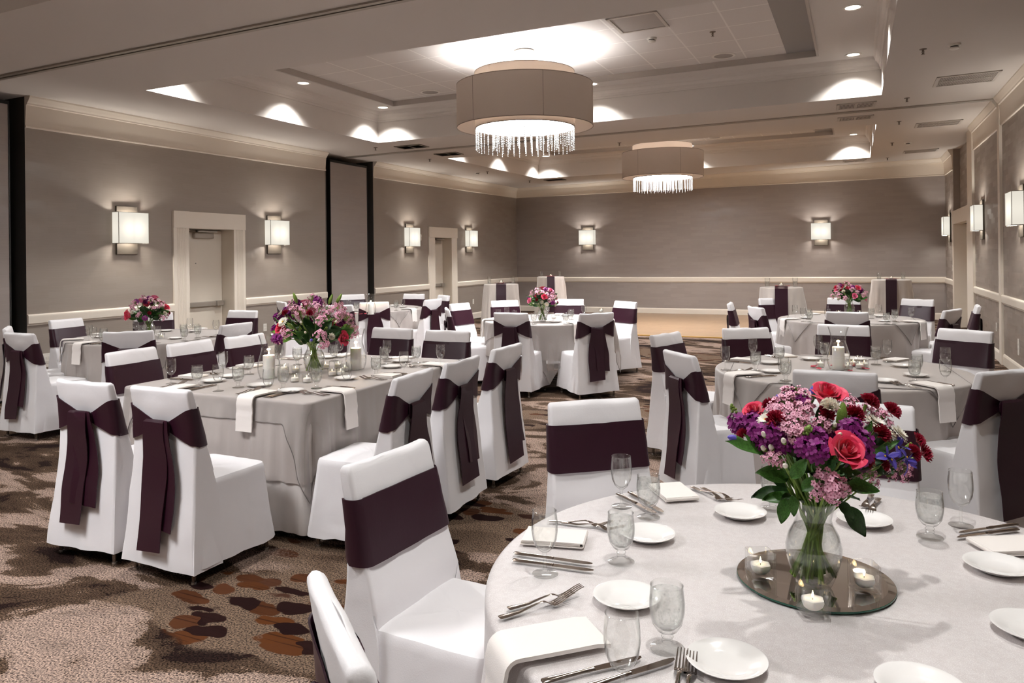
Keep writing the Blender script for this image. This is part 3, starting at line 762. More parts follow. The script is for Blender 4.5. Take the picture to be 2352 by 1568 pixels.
g = G(); g.bbox(-.05, .05, 0, .03, -.07, .07, .005); obj('housing', g, 'plate_white', t, sm=False); g = G(); g.bbox(-.03, .03, .03, .05, .0, .05, .006); obj('strobe_lens', g, 'ctl_white', t, sm=False)
# ================================================================ CHAIRS
def back_line(z):
    P = [(.0, -.338), (.07, -.335), (.30, -.312), (.47, -.294), (.60, -.284), (.745, -.281), (.80, -.289), (.86, -.304), (.93, -.317), (1.2, -.33)]
    for (a, ya), (b, yb) in zip(P, P[1:]):
        if a <= z <= b: return lerp(ya, yb, (z - a) / (b - a))
    return -.32
BK = dict(w=lambda z: lerp(.252, .225, clamp((z - .07) / .4)) if z < .47 else lerp(.225, .205, (z - .47) / .46),
          yf=lambda z: -.14 if z < .44 else lerp(-.155, -.274, clamp((z - .47) / .46)),
          yr=lambda z: back_line(z))
def rrect(hw, y0, y1, r, per=8, side=6):
    """rounded rectangle outline, counter-clockwise from the rear middle; returns points and normals"""
    pts = []
    def line(ax, ay, bx, by, nx, ny):
        for k in range(side): pts.append((lerp(ax, bx, k / side), lerp(ay, by, k / side), nx, ny))
    def arc(cx, cy, a0):
        for k in range(per): a = a0 + pi / 2 * k / per; pts.append((cx + r * cos(a), cy + r * sin(a), cos(a), sin(a)))
    line(-hw + r, y0, hw - r, y0, 0, -1); arc(hw - r, y0 + r, -pi / 2)
    line(hw, y0 + r, hw, y1 - r, 1, 0); arc(hw - r, y1 - r, 0)
    line(hw - r, y1, -hw + r, y1, 0, 1); arc(-hw + r, y1 - r, pi / 2)
    line(-hw, y1 - r, -hw, y0 + r, -1, 0); arc(-hw + r, y0 + r, pi)
    return pts
def chair_cover(seed):
    rnd = random.Random(seed); g = G(); off = seed * 13.7
    # skirt and seat
    zs = [.070, .10, .14, .20, .27, .34, .40, .44, .460, .470]
    rr = []
    for z in zs:
        t = 1 - clamp((z - .075) / .36)                       # 1 at the hem
        hw = lerp(.212, .245, t); y1 = lerp(.205, .238, t); y0 = -.27
        rd = 0 if z < .445 else (z - .445) / .025
        inset = .010 * rd * rd if rd else 0
        ring = []
        for k, (x, y, nx, ny) in enumerate(rrect(hw, y0, y1, .05)):
            s = atan2(y, x)
            fold = (.013 * t + .003) * (nz(s * 2.6 + off, z * 1.3) + .6 * nz(s * 6.1 + off, z * .8 + 7)) 
            crn = .012 * t * abs(sin(2 * s)) ** 3
            d = 1.5 * fold + crn - inset
            hem = .018 * nz(s * 1.7 + off, 3) if z < .1 else 0
            ring.append((x + nx * d, y + ny * d, z + hem))
        rr.append(ring)
    base = [(x, y) for x, y, nx, ny in rrect(.212, -.27, .205, .05)]
    for f, z in ((.86, .474), (.6, .477), (.3, .476), (.02, .476)):
        rr.append([(x * f, (y + .03) * f - .03, z + .004 * nz(x * 9 + off, y * 9) * (f < .9)) for x, y in base])
    g.rings(rr, False, True)
    # the back, hanging straight down behind
    rr = []
    zs = [.066, .12, .2, .3, .4, .47, .52, .57, .62, .67, .72, .77, .82, .86, .895, .910, .919, .926, .929]
    for z in zs:
        cap = clamp((z - .905) / .024)
        hw, yf, yr = BK['w'](z), BK['yf'](z), BK['yr'](z)
        my = (yf + yr) / 2; sh = 1 - .55 * cap ** 3
        hw2 = hw - .009 * cap ** 5
        r = min(.014, (yf - yr) * sh / 2 - .002)
        ring = []
        for k, (x, y, nx, ny) in enumerate(rrect(hw2, my + (yr - my) * sh, my + (yf - my) * sh, r, 5, 9)):
            low = clamp((.47 - z) / .4)
            if ny < -.5: d = .018 * low * nz(x * 7 + off, z * 2.2) + .006 * nz(x * 11 + off, z * 6)
            elif ny > .5: d = .005 * nz(x * 9 + off, z * 7 + 4) if z > .47 else -.02
            else: d = .008 * low * nz(y * 20 + off, z * 5)
            if ny < -.5 and .70 < z < .93:                       # cloth gathers towards the knot
                d += .012 * math.exp(-((z - .82) / .05) ** 2) * math.exp(-(x / .11) ** 2) - .010 * math.exp(-((z - .72) / .04) ** 2) * math.exp(-(x / .1) ** 2)
            dip = -.010 * math.exp(-((abs(x) - .1) / .07) ** 2) * cap + .006 * cap * nz(x * 5 + off, 9)
            ring.append((x + nx * d, y + ny * d, z + dip + (.015 * nz(x * 3 + off, 5) if z < .1 else 0)))
        rr.append(ring)
    g.rings(rr, False, True)
    return g
def sash(seed):
    g = G(); off = seed * 3.3; lo, hi = [], []
    N = 64
    zmid = .745
    out = rrect(BK['w'](zmid), BK['yr'](zmid), BK['yf'](zmid), .024, 5, 9)
    n = len(out)
    rings = [[] for _ in range(5)]
    for (x, y, nx, ny) in out:
        f = x / BK['w'](zmid)
        if ny < -.5:
            e = clamp((abs(f) - .22) / .78); zl = lerp(.722, .655, e); zh = lerp(.762, .842, e)
        else: zl, zh = .650, .838
        for k in range(5):
            q = k / 4; z = lerp(zl, zh, q)
            hw, yf, yr = BK['w'](z), BK['yf'](z), BK['yr'](z)
            X = f * hw; 
            Y = lerp(yr, yf, (y - BK['yr'](zmid)) / (BK['yf'](zmid) - BK['yr'](zmid)))
            d = .0105 + .0025 * nz(x * 14 + off, z * 26 + y * 11)
            if ny > .5 and abs(x) < .012: d += .002                # pressed crease down the middle
            if ny < -.5: d += .003 * clamp((1 - abs(f)) * 4) + .003 * sin(q * pi) * abs(f) + .004 * nz(x * 9, q * 6 + off)
            rings[k].append((X + nx * d, Y + ny * d, z + .003 * nz(x * 8 + off, y * 8)))
    inner = [[(p[0] * .985, p[1] + (.004 if p[1] < -.24 else -.004), p[2]) for p in r] for r in rings]
    g.rings(rings + inner[::-1] + [rings[0]])
    return g
def knot(seed):
    g = G(); rr = []
    yk = -.300
    for k, (z, w, d) in enumerate(((.692, .056, .006), (.702, .066, .011), (.725, .070, .013), (.75, .070, .013), (.764, .066, .011), (.771, .056, .005))):
        rr.append([(w * cos(a), yk - .002 + d * sin(a) + .003 * nz(a * 2 + seed, z * 30), z) for a in [2 * pi * i / 20 for i in range(20)]])
    return g.rings(rr, True, True)
def tail(seed, x0, x1, zb, w0, w1, yo):
    rnd = random.Random(seed); path, ac, wd = [(x0, -.300, .758), (x0, -.309, .771), (x0, -.318, .774)], [(1, 0, 0)] * 3, [w0 * .55, w0 * .72, w0 * .86]
    n = 14; tw = rnd.uniform(-.15, .15)
    for k in range(n + 1):
        t = k / n; z = lerp(.764, zb, t)
        y = lerp(-.322, BK['yr'](z) - .022, smooth(t * 2)) - yo + .006 * nz(t * 3 + seed, 1) - .012 * t
        path.append((lerp(x0, x1, smooth(t * 1.4)) + .004 * nz(t * 4 + seed, 8), y, z)); a = tw * t + .12 * nz(t * 2 + seed, 4)
        ac.append((cos(a), sin(a), .10 * t * (1 if seed % 2 else -1))); wd.append(lerp(w0, w1, smooth(t * 2.2)))
    return G().ribbon(path, ac, wd, .004)
CH_ME = []
def chair_meshes():
    for s in range(4):
        rnd = random.Random(s + 20)
        CH_ME.append(dict(cover=chair_cover(s).mesh('chair_cover', 'white_linen'), sash=sash(s).mesh('sash', 'plum_satin'), knot=knot(s).mesh('sash_knot', 'plum_satin'),
            t1=tail(2 * s + 1, -.012, -.03 + .02 * s % .03, [.20, .15, .24, .18][s], .070, .090, .006).mesh('sash_tail', 'plum_satin'),
            t2=tail(2 * s + 2, .014, .05, [.30, .26, .36, .30][s], .066, .084, .0).mesh('sash_tail', 'plum_satin')))
chair_meshes()
g = G(); g.tube([(0, 0, .20), (0, 0, .012)], lambda t: lerp(.013, .010, t), 10); LEG = g.mesh('leg', 'chrome_leg')
g = G(); g.lathe([(.010, .014), (.013, .012), (.0135, .001), (.0005, 0)], 12); GLIDE = g.mesh('glide', 'glide')
N_CH = [0]
def chair(top, face, label, group):
    """top: the middle of the top edge of the back (x, y); face: unit facing direction"""
    s = N_CH[0] % 4; N_CH[0] += 1
    f = Vector((face[0], face[1])).normalized(); p = Vector((top[0], top[1])) + f * .293
    t = thing('banquet_chair', label, 'chair', (p.x, p.y, 0), atan2(f.y, f.x) - pi / 2, group)
    m = CH_ME[s]
    obj('chair_cover', m['cover'], None, t); obj('sash', m['sash'], None, t); obj('sash_knot', m['knot'], None, t); obj('sash_tail', m['t1'], None, t); obj('sash_tail', m['t2'], None, t)
    for sx, yy in ((-1, .185), (1, .185), (-1, -.285), (1, -.285)):
        l = obj('leg', LEG, None, t, (sx * .205, yy, 0)); obj('glide', GLIDE, None, l)
    return t
T = dict(T1=(-.09, 1.95), T3=(-6.68, 5.60), T4=(-6.95, 9.85), T5=(-3.52, 8.75), T6=(-.134, 5.54), T7=(-.12, 9.85))
RT = .805
NAME = dict(T1='the mirror-tray table', T2='the rectangular table', T3='the round table by the nearer door', T4='the round table by the folding partition', T5='the round table before the dance floor', T6='the round table behind the mirror-tray table', T7='the far round table near the right wall')
def mid(a, b): 
    A, B = at_z(*a, .93), at_z(*b, .93); return ((A.x + B.x) / 2, (A.y + B.y) / 2)
CH = [  # table, two top corners in the photograph, label
 ('T1', (693, 1335), (860, 1480), 'white-covered plum-sashed chair cut by the bottom edge, at the mirror-tray table'),
 ('T1', (805, 1062), (965, 1012), 'white-covered chair with plum band, empty seat shown, left of the mirror-tray table'),
 ('T1', (1268, 925), (1455, 908), 'white-covered chair with plum band facing us behind the tray table wine glasses'),
 ('T1', (1895, 921), (2050, 924), 'white-covered chair with plum band half hidden behind the large bouquet'),
 ('T6', (1503, 768), (1552, 760), 'white-covered chair seen side-on, leftmost at the round table behind the tray table'),
 ('T6', (1520, 812), (1600, 806), 'white-covered chair with hanging plum bow, left front of table behind the tray table'),
 ('T6', (1828, 850), (2005, 850), 'white-covered chair with its back to us just above the large bouquet'),
 ('T6', (2232, 848), (2395, 848), 'white-covered chair with long plum bow, cut by the right edge of the frame'),
 ('T6', (1667, 755), (1755, 748), 'plum-banded white chair facing us, far left of table behind the tray table'),
 ('T6', (1883, 745), (1990, 745), 'plum-banded white chair facing us straight behind the single tall hurricane lamp'),
 ('T6', (2167, 752), (2270, 760), 'plum-banded white chair facing us, far right of table behind the tray table'),
 ('T7', (1671, 697), (1682, 692), 'narrow side-on white chair, leftmost at the far right-hand round table'),
 ('T7', (1711, 704), (1760, 703), 'white chair with plum bow, left front of the far right-hand round table'),
 ('T7', (1747, 686), (1798, 682), 'plum-banded white chair facing us before the cocktail table by the dance floor'),
 ('T7', (1903, 683), (1972, 683), 'plum-banded white chair facing us, mostly hidden behind the far right bouquet'),
 ('T7', (1901, 712), (1992, 712), 'white chair with its back to us, front middle of far right-hand table'),
 ('T7', (2096, 683), (2160, 685), 'plum-banded white chair facing us right of the rightmost cocktail table'),
 ('T7', (2142, 711), (2207, 708), 'white chair with plum bow, right front of the far right-hand round table'),
 ('T7', (2234, 702), (2258, 697), 'narrow side-on white chair against the right wall'),
 ('T5', (1138, 717), (1212, 717), 'white chair with plum bow, left front of table before the dance floor'),
 ('T5', (1338, 718), (1402, 717), 'white chair with long plum bow, right front of table before the dance floor'),
 ('T5', (1420, 691), (1455, 692), 'side-on white chair with plum band at the edge of the dance floor'),
 ('T5', (1130, 690), (1187, 688), 'plum-banded white chair facing us in front of the left cocktail table'),
 ('T5', (1278, 687), (1338, 685), 'plum-banded white chair facing us right of the bouquet before the dance floor'),
 ('T5', (1013, 706), (1040, 708), 'small white chair with plum bow, left front of the table before the dance floor'),
 ('T5', (1039, 697), (1071, 695), 'plum-banded white chair turned right, leftmost at table before the dance floor'),
 ('T4', (828, 693), (891, 692), 'white chair with long plum bow right of the rectangular table bouquet'),
 ('T4', (785, 676), (834, 675), 'plum-banded white chair facing us in front of the folding partition'),
 ('T4', (930, 674), (973, 674), 'plum-banded white chair facing us left of the farther door'),
 ('T4', (978, 688), (1011, 685), 'white chair with plum bow in front of the farther door'),
 ('T4', (1012, 677), (1027, 677), 'narrow plum-banded white chair just beyond the bow chair at the farther door'),
 ('T4', (638, 693), (655, 691), 'side-on white chair with plum sash left of the rectangular table bouquet'),
 ('T4', (715, 706), (775, 705), 'white chair hidden behind the bouquet, only its seat showing'),
 ('T3', (114, 734), (187, 730), 'plum-banded white chair facing us at the far left wall'),
 ('T3', (2, 752), (30, 748), 'white chair with plum sash cut by the left edge of the frame'),
 ('T3', (15, 765), (75, 762), 'white chair with hanging plum bow, leftmost whole chair'),
 ('T3', (242, 760), (347, 758), 'white chair with plum bow, front middle of the table by the nearer door'),
 ('T3', (533, 712), (584, 712), 'plum-banded white chair facing us right of the nearer door'),
 ('T3', (500, 745), (576, 738), 'white chair with its back to us, right of the table by the nearer door'),
 ('T3', (318, 719), (388, 717), 'plum-banded white chair facing us behind the leftmost bouquet'),
]
for tb_, a, b, lab in CH:
    c = Vector(T[tb_]); m = Vector(mid(a, b)); v = m - c; R = v.length; v.normalize()
    R = max(1.14, min(R, 1.68))
    if 'narrow side-on' in lab: v = Vector((1 if m.x > 0 else -1, 0.0)); chair(m, tuple(-v + Vector((0, .06))), lab, 'covered chairs around the round tables'); continue
    chair(tuple(c + v * R), tuple(-v), lab, 'covered chairs around the round tables')
T2X0, T2X1, T2Y0, T2Y1 = -4.19, -2.74, 3.29, 5.09
CH2 = [((-3.686, 2.66), (0, 1), 'white-covered chair with plum bow, left of two at near end of rectangular table'), ((-3.115, 2.65), (.03, 1), 'white-covered chair with plum bow and visible seat, near end of rectangular table'),
       ((-4.66, 3.72), (1, .05), 'plum-banded white chair, nearest on the left side of rectangular table'), ((-4.66, 4.23), (1, 0), 'plum-banded white chair, middle of the left side of rectangular table'), ((-4.62, 4.76), (1, -.03), 'plum-banded white chair, farthest on the left side of rectangular table'),
       ((-3.767, 5.66), (0, -1), 'plum-banded white chair facing us behind the right hurricane candle'), ((-3.186, 5.62), (.05, -1), 'plum-banded white chair facing us at the far right corner of rectangular table'),
       ((-2.20, 3.50), (-1, -.06), 'white-covered chair with plum bow, nearest on right side of rectangular table'), ((-2.215, 4.08), (-1, 0), 'white-covered chair with plum bow, middle of right side of rectangular table'), ((-2.235, 4.77), (-1, .04), 'white-covered chair with plum bow, farthest on right side of rectangular table')]
for tp, fc, lab in CH2: chair(tp, fc, lab, 'covered chairs around the rectangular table')

# ================================================================ TABLES AND CLOTHS
ZT = .762
def ring_outline(R, n): return [(R * cos(2 * pi * i / n), R * sin(2 * pi * i / n), cos(2 * pi * i / n), sin(2 * pi * i / n), R * 2 * pi * i / n) for i in range(n)]
def rect_outline(x0, x1, y0, y1, r, step=.02):
    pts = []; s = 0
    def put(x, y, nx, ny):
        nonlocal s
        if pts: s += hypot(x - pts[-1][0], y - pts[-1][1])
        pts.append((x, y, nx, ny, s))
    def line(ax, ay, bx, by, nx, ny):
        n = max(1, int(hypot(bx - ax, by - ay) / step))
        for k in range(n): put(lerp(ax, bx, k / n), lerp(ay, by, k / n), nx, ny)
    def arc(cx, cy, a0):
        for k in range(10): a = a0 + pi / 2 * k / 10; put(cx + r * cos(a), cy + r * sin(a), cos(a), sin(a))
    line(x0 + r, y0, x1 - r, y0, 0, -1); arc(x1 - r, y0 + r, -pi / 2); line(x1, y0 + r, x1, y1 - r, 1, 0); arc(x1 - r, y1 - r, 0)
    line(x1 - r, y1, x0 + r, y1, 0, 1); arc(x0 + r, y1 - r, pi / 2); line(x0, y1 - r, x0, y0 + r, -1, 0); arc(x0 + r, y0 + r, pi)
    return pts
def drape(outline, ztop, drop, fold, flare, nlev=16, edge=.014, seed=0.0, top=True, k1=5.0, k2=11.0):
    """cloth lying on an outline and hanging down: drop(i, pt) length, fold amplitude at the hem"""
    g = G(); rr = []; n = len(outline)
    cx = sum(p[0] for p in outline) / n; cy = sum(p[1] for p in outline) / n
    drops = [drop(i, p) for i, p in enumerate(outline)]
    if top:
        for f in (.02, .25, .5, .7, .85, .94):
            rr.append([(cx + (p[0] - cx) * f, cy + (p[1] - cy) * f, ztop + .0012 * nz(p[0] * f * 5 + seed, p[1] * f * 5)) for p in outline])
    for k in range(5):
        a = pi / 2 * k / 4
        rr.append([(p[0] - p[2] * edge * (1 - sin(a)), p[1] - p[3] * edge * (1 - sin(a)), ztop - edge * min(1, drops[i] / .05) * (1 - cos(a))) for i, p in enumerate(outline)])
    per = outline[-1][4] + .02
    for k in range(1, nlev + 1):
        t = k / nlev; ring = []
        for i, p in enumerate(outline):
            L = max(drops[i], .0); z = ztop - edge * min(1, L / .05) - max(0, L - edge) * t
            h = (ztop - z)
            # periodic fold noise along the perimeter
            a = 2 * pi * p[4] / per; R_ = per / (2 * pi)
            u, v = cos(a) * R_, sin(a) * R_
            w = nz(u * k1 + seed, v * k1, h * .8) + .5 * nz(u * k2 + seed, v * k2, h * .5 + 5)
            d = flare * h + fold(i, p) * smooth(h / .28) * w * 1.3 + .004 * nz(u * 18 + seed, v * 18, h * 4) * smooth(h / .05)
            ring.append((p[0] + p[2] * d, p[1] + p[3] * d, z))
        rr.append(ring)
    g.rings(rr, top, False); return g
def hem(g, parent, n):
    h = G(); last = [Vector(p) for p in g.v[-n:]]; rr = []
    for k, p in enumerate(last):
        t = (last[(k + 1) % n] - last[k - 1]).normalized(); a = Vector((p.x, p.y, 0)).normalized(); a = (a - t * a.dot(t)).normalized(); b = t.cross(a)
        rr.append([tuple(p + a * (.0028 * cos(q * pi / 2)) + b * (.0028 * sin(q * pi / 2))) for q in range(4)])
    rr.append(rr[0]); h.rings(rr); obj('hem', h, 'organza_hem', parent)
def round_table(key, cloth, overlay=None, ang=0, seed=0.0, fall=.73):
    cx, cy = T[key]; nm = NAME[key]
    t = thing('round_table', 'round folding table under cloth, ' + nm.replace('the ', '', 1), 'table', (cx, cy, 0), 0, 'round banquet tables')
    g = G(); g.lathe([(.0005, .73), (RT - .02, .73), (RT - .015, .735), (RT - .015, .752), (RT - .02, .756), (.0005, .756)], 64); obj('tabletop', g, 'black_metal', t)
    for sx in (-1, 1):
        for sy in (-1, 1): g = G(); g.tube([(sx * .45, sy * .3, .73), (sx * .5, sy * .3, 0)], .016, 8); obj('leg', g, 'black_metal', t)
    out = ring_outline(RT, 300)
    col = {'shimmer_cloth': 'silvery shimmering', 'grey_satin': 'grey satin', 'ivory_cloth': 'ivory'}[cloth]
    g = drape(out, ZT, lambda i, p: fall, lambda i, p: .05, .05, 22, .016, seed)
    o = obj('tablecloth', g, cloth, None, (cx, cy, 0)); tag(o, '%s draped tablecloth on %s' % (col, nm), 'tablecloth', 'round tablecloths')
    if overlay:
        a_ = overlay
        sq = lambda i: a_ / max(abs(cos(2 * pi * i / 360 - RAD(ang))), abs(sin(2 * pi * i / 360 - RAD(ang))))
        out2 = []
        for i, p in enumerate(ring_outline(RT + .007, 360)):
            r = min(RT + .007, sq(i)); out2.append((p[2] * r, p[3] * r, p[2], p[3], p[4]))
        def dr(i, p): return max(.001, (sq(i) - RT) * 1.35)
        g = drape(out2, ZT + .004, dr, lambda i, p: .05, .06, 14, .016, seed)
        g2 = obj('table_overlay', g, 'organza', None, (cx, cy, 0)); tag(g2, 'sheer grey square overlay with drooping corners on ' + nm, 'table overlay', 'sheer table overlays')
        hem(g, g2, 360)
round_table('T1', 'shimmer_cloth', None, 0, 1.0)
round_table('T6', 'grey_satin', .69, 5, 2.0, .70)
round_table('T7', 'grey_satin', .69, 3, 3.0, .6)
round_table('T5', 'grey_satin', .92, 67, 4.0, .40)
round_table('T3', 'grey_satin', .70, 10, 5.0, .6)
round_table('T4', 'grey_satin', .70, 20, 6.0, .6)
hemn = None
# rectangular table: two trestle tops side by side under one set of cloths
xm = (T2X0 + T2X1) / 2
for x0, x1, lab in ((T2X0, xm, 'left'), (xm, T2X1, 'right')):
    t = thing('trestle_table', '%s half of the rectangular table, hidden under its cloths' % lab, 'table', ((x0 + x1) / 2, (T2Y0 + T2Y1) / 2, 0), 0, 'trestle tables')
    w = (x1 - x0) / 2 - .012; l = (T2Y1 - T2Y0) / 2 - .02
    g = G(); g.bbox(-w, w, -l, l, .728, .754, .005); obj('tabletop', g, 'black_metal', t)
    for sx in (-1, 1):
        for sy in (-1, 1): g = G(); g.tube([(sx * w * .8, sy * l * .75, .73), (sx * w * .8, sy * l * .8, 0)], .016, 8); obj('leg', g, 'black_metal', t)
out = rect_outline(T2X0, T2X1, T2Y0, T2Y1, .045)
def crn(p, w=.16):
    dx = min(abs(p[0] - T2X0), abs(p[0] - T2X1)); dy = min(abs(p[1] - T2Y0), abs(p[1] - T2Y1))
    return clamp(1 - max(dx, dy) / w)
g = drape(out, ZT - .003, lambda i, p: ZT - .045, lambda i, p: .030 + .02 * crn(p), .03, 18, .012, 12.0, True, 8.0, 19.0)
tag(obj('tablecloth', g, 'underlay_linen'), 'white underlay cloth showing below the grey cloth of the rectangular table', 'tablecloth', 'rectangular table linens')
out = rect_outline(T2X0 - .007, T2X1 + .007, T2Y0 - .007, T2Y1 + .007, .05)
g = drape(out, ZT, lambda i, p: .44, lambda i, p: .034 + .02 * crn(p), .045, 18, .013, 12.0, True, 8.0, 19.0)
tag(obj('tablecloth', g, 'grey_satin'), 'grey satin cloth on the rectangular table', 'tablecloth', 'rectangular table linens')
out = rect_outline(T2X0 - .013, T2X1 + .013, T2Y0 - .013, T2Y1 + .013, .055, .012)
def dr2(i, p):
    base = .125 if (p[1] < T2Y0 + .02) else .36 if p[0] > T2X1 - .02 else .2
    c = crn(p, .17)
    return lerp(.125 if p[1] < T2Y0 + .05 else base, .56, c ** 1.5)
g = drape(out, ZT + .004, dr2, lambda i, p: .034 + .05 * crn(p), .055, 18, .014, 12.0, True, 8.0, 19.0)
tag(obj('table_overlay', g, 'organza'), 'sheer grey overlay with long corner tails on the rectangular table', 'table overlay', 'sheer table overlays')
hem(g, bpy.data.objects['table_overlay.005'], len(out))

# ---- cocktail tables along the dance floor
def petal_mesh(seed):
    rnd = random.Random(seed); g = G()
    w, l = .014, .017
    return g.grid(lambda u, v: ((u - .5) * 2 * w * sin(pi * clamp(v * .85 + .1)), (v - .5) * 2 * l, .002 + .003 * (abs(u - .5) * 2) ** 2 + .003 * v * v), 4, 5)
PETAL = [petal_mesh(k).mesh('rose_petal', 'petal_red') for k in range(2)]
g = G(); g.lathe([(.0005, 0), (.026, 0), (.029, .004), (.031, .05), (.030, .052), (.028, .05), (.026, .008), (.0005, .007)], 20); VOT = g.mesh('votive_cup', 'chimney_glass')
g = G(); g.lathe([(.0005, .008), (.023, .008), (.025, .012), (.024, .026), (.018, .030), (.0005, .028)], 18); VOTW = g.mesh('candle', 'wax')
g = G(); g.lathe([(.0005, 0), (.0028, .003), (.0034, .007), (.002, .013), (.0003, .020)], 10); FLAME = g.mesh('flame', 'flame')
g = G(); g.tube([(0, 0, -.004), (.0005, 0, .005)], .0008, 5); WICK = g.mesh('wick', 'wick')
def flame(parent, z, sc=1.0, x=0, y=0):
    w = obj('wick', WICK, None, parent, (x, y, z)); w.scale = (sc, sc, sc)
    f = obj('flame', FLAME, None, parent, (x, y, z + .003 * sc)); f.scale = (sc, sc, sc)
def votive(p, where, group):
    o = obj('votive_cup', VOT, None, None, p); tag(o, 'round clear votive cup ' + where, 'candle holder', group)
    c = obj('votive_candle', VOTW, None, None, (p[0], p[1], p[2] + .0005)); tag(c, 'small lit cream votive candle ' + where, 'candle', group + ' (candles)')
    flame(c, .030, .75)
g = G(); g.lathe([(.0005, .0), (.028, .0), (.030, .004), (.034, .128), (.033, .13), (.031, .128), (.027, .012), (.0005, .010)], 22); TUMB = g.mesh('tumbler', 'clear_glass')
g = G(); g.lathe([(.0005, .0125), (.0268, .0125), (.0295, .08), (.0005, .08)], 20); TUMBW = g.mesh('water', 'ice_water')
def tumbler(p, label):
    t = thing('tumbler', label, 'glass', p, 0, 'water tumblers on the cocktail tables'); obj('glass_body', TUMB, None, t); obj('water', TUMBW, None, t)
COCK = [((-5.70, 11.95), 'the cocktail table in front of the farther door', .30), ((-6.5, 16.3), 'the cocktail table by the back left corner', .31), ((-1.02, 11.38), 'the cocktail table right of the dance floor', .29), ((.49, 14.7), 'the cocktail table by the back right corner', .31)]
for k, ((x, y), nm, r) in enumerate(COCK):
    zt = 1.07; dirc = Vector((-x, -y)).normalized(); a0 = atan2(dirc.y, dirc.x)
    t = thing('cocktail_table', 'tall round cocktail table under cloth, ' + nm.replace('the ', '', 1), 'cocktail table', (x, y, 0), 0, 'cocktail tables')
    g = G(); g.lathe([(.0005, 1.03), (r - .015, 1.03), (r - .015, 1.06), (.0005, 1.062)], 32); obj('tabletop', g, 'black_metal', t)
    g = G(); g.tube([(0, 0, 1.03), (0, 0, .03)], .03, 12); obj('post', g, 'black_metal', t)
    g = G(); g.lathe([(.0005, .03), (.19, .012), (.2, 0)], 24); obj('base', g, 'black_metal', t)
    g = drape(ring_outline(r, 160), zt, lambda i, p: zt - .02, lambda i, p: .03, .085, 20, .012, 20.0 + k, True, 9.0, 17.0)
    tag(obj('tablecloth', g, 'ivory_cloth', None, (x, y, 0)), 'ivory floor-length cloth on ' + nm, 'tablecloth', 'cocktail tablecloths')
    # plum runner over the top and down towards the room
    path, ac, wd = [], [], []
    tang = (-sin(a0), cos(a0), 0)
    for q in range(40):
        s = -r - .8 + (2 * r + 1.6) * q / 39
        rr_ = clamp(s, -r - .004, r + .004); over = max(0, abs(s) - r)
        sg = 1 if s > 0 else -1
        rad = rr_ + sg * (over * .085 + .016 * smooth(over / .3)) + (sg * .008 if over > 0 else 0)
        path.append((x + cos(a0) * rad, y + sin(a0) * rad, zt + .006 - over)); ac.append(tang); wd.append(.085)
    g = G(); g.ribbon(path, ac, wd, .004)
    tag(obj('table_runner', g, 'plum_satin'), 'plum satin runner draped over ' + nm, 'table runner', 'plum runners')
    for sgn, side in ((-1, 'left'), (1, 'right')):
        px = x + sgn * RV.x * r * .68; py = y + sgn * RV.y * r * .68
        tumbler((px, py, zt + .001), '%s clear water tumbler on %s' % (side, nm))
    votive((x, y, zt + .009), 'on ' + nm, 'cocktail table votives')
    rnd = random.Random(k)
    for q in range(9):
        a = rnd.uniform(0, 2 * pi); d = rnd.uniform(.045, .11)
        o = obj('rose_petal', PETAL[q % 2], None, None, (x + d * cos(a), y + d * sin(a) * .8, zt + .010), rnd.uniform(0, 6)); o.scale = (1.3, 1.3, 1.3)
        tag(o, 'loose red rose petal on ' + nm, 'petal', 'rose petals on ' + nm)
# ================================================================ TABLEWARE
LAB = {}                       # (table, kind) -> objects to be told apart by their order from the left
def order(o, table, kind): LAB.setdefault((table, kind), []).append(o)
g = G(); g.lathe([(.0052, .054), (.012, .058), (.022, .068), (.0295, .086), (.0325, .108), (.0320, .130), (.0295, .1562), (.0303, .1574), (.0295, .1584), (.0286, .1576), (.0285, .156), (.031, .130), (.0313, .108), (.0283, .087), (.021, .070), (.008, .061), (.0005, .060)], 32); W_BOWL = g.mesh('bowl', 'clear_glass')
g = G(); g.lathe([(.006, .056), (.0042, .045), (.0036, .03), (.0042, .014), (.0075, .007)], 16); W_STEM = g.mesh('stem', 'thick_glass')
g = G(); g.lathe([(.0072, .0075), (.015, .0045), (.030, .0022), (.0325, .0012), (.031, .0002), (.0005, .0002)], 32); W_FOOT = g.mesh('foot', 'thick_glass')
def wine_glass(p, table):
    t = thing('wine_glass', 'clear stemmed wine glass', 'wine glass', (p[0], p[1], ZT + .004), 0, 'wine glasses on ' + NAME[table])
    obj('bowl', W_BOWL, None, t); obj('stem', W_STEM, None, t); obj('foot', W_FOOT, None, t); order(t, table, 'clear stemmed wine glass')
g = G(); g.lathe([(.010, .034), (.020, .038), (.0295, .052), (.0345, .075), (.0352, .092), (.0335, .110), (.0322, .1262), (.0330, .1276), (.0320, .1288), (.0308, .1278), (.031, .1262), (.0325, .110), (.034, .092), (.0332, .076), (.028, .054), (.017, .043), (.0005, .042)], 32); GB_BOWL = g.mesh('bowl', 'clear_glass')
g = G(); g.lathe([(.011, .035), (.0095, .030), (.0125, .026), (.0095, .022), (.0115, .018), (.010, .013), (.014, .009), (.026, .0055), (.0335, .0035), (.0335, .001), (.0005, .0005)], 28); GB_FOOT = g.mesh('foot', 'thick_glass')
g = G(); g.lathe([(.0005, .0425), (.0168, .0435), (.0277, .0545), (.0328, .0762), (.0335, .092), (.0323, .108), (.0315, .116), (.0005, .1162)], 26); GB_WAT = g.mesh('water', 'ice_water')
def goblet(p, table):
    t = thing('water_goblet', 'ice water goblet', 'goblet', (p[0], p[1], ZT + .004), 0, 'water goblets on ' + NAME[table])
    obj('bowl', GB_BOWL, None, t); obj('foot', GB_FOOT, None, t); obj('water', GB_WAT, None, t); order(t, table, 'thick-stemmed goblet of ice water')
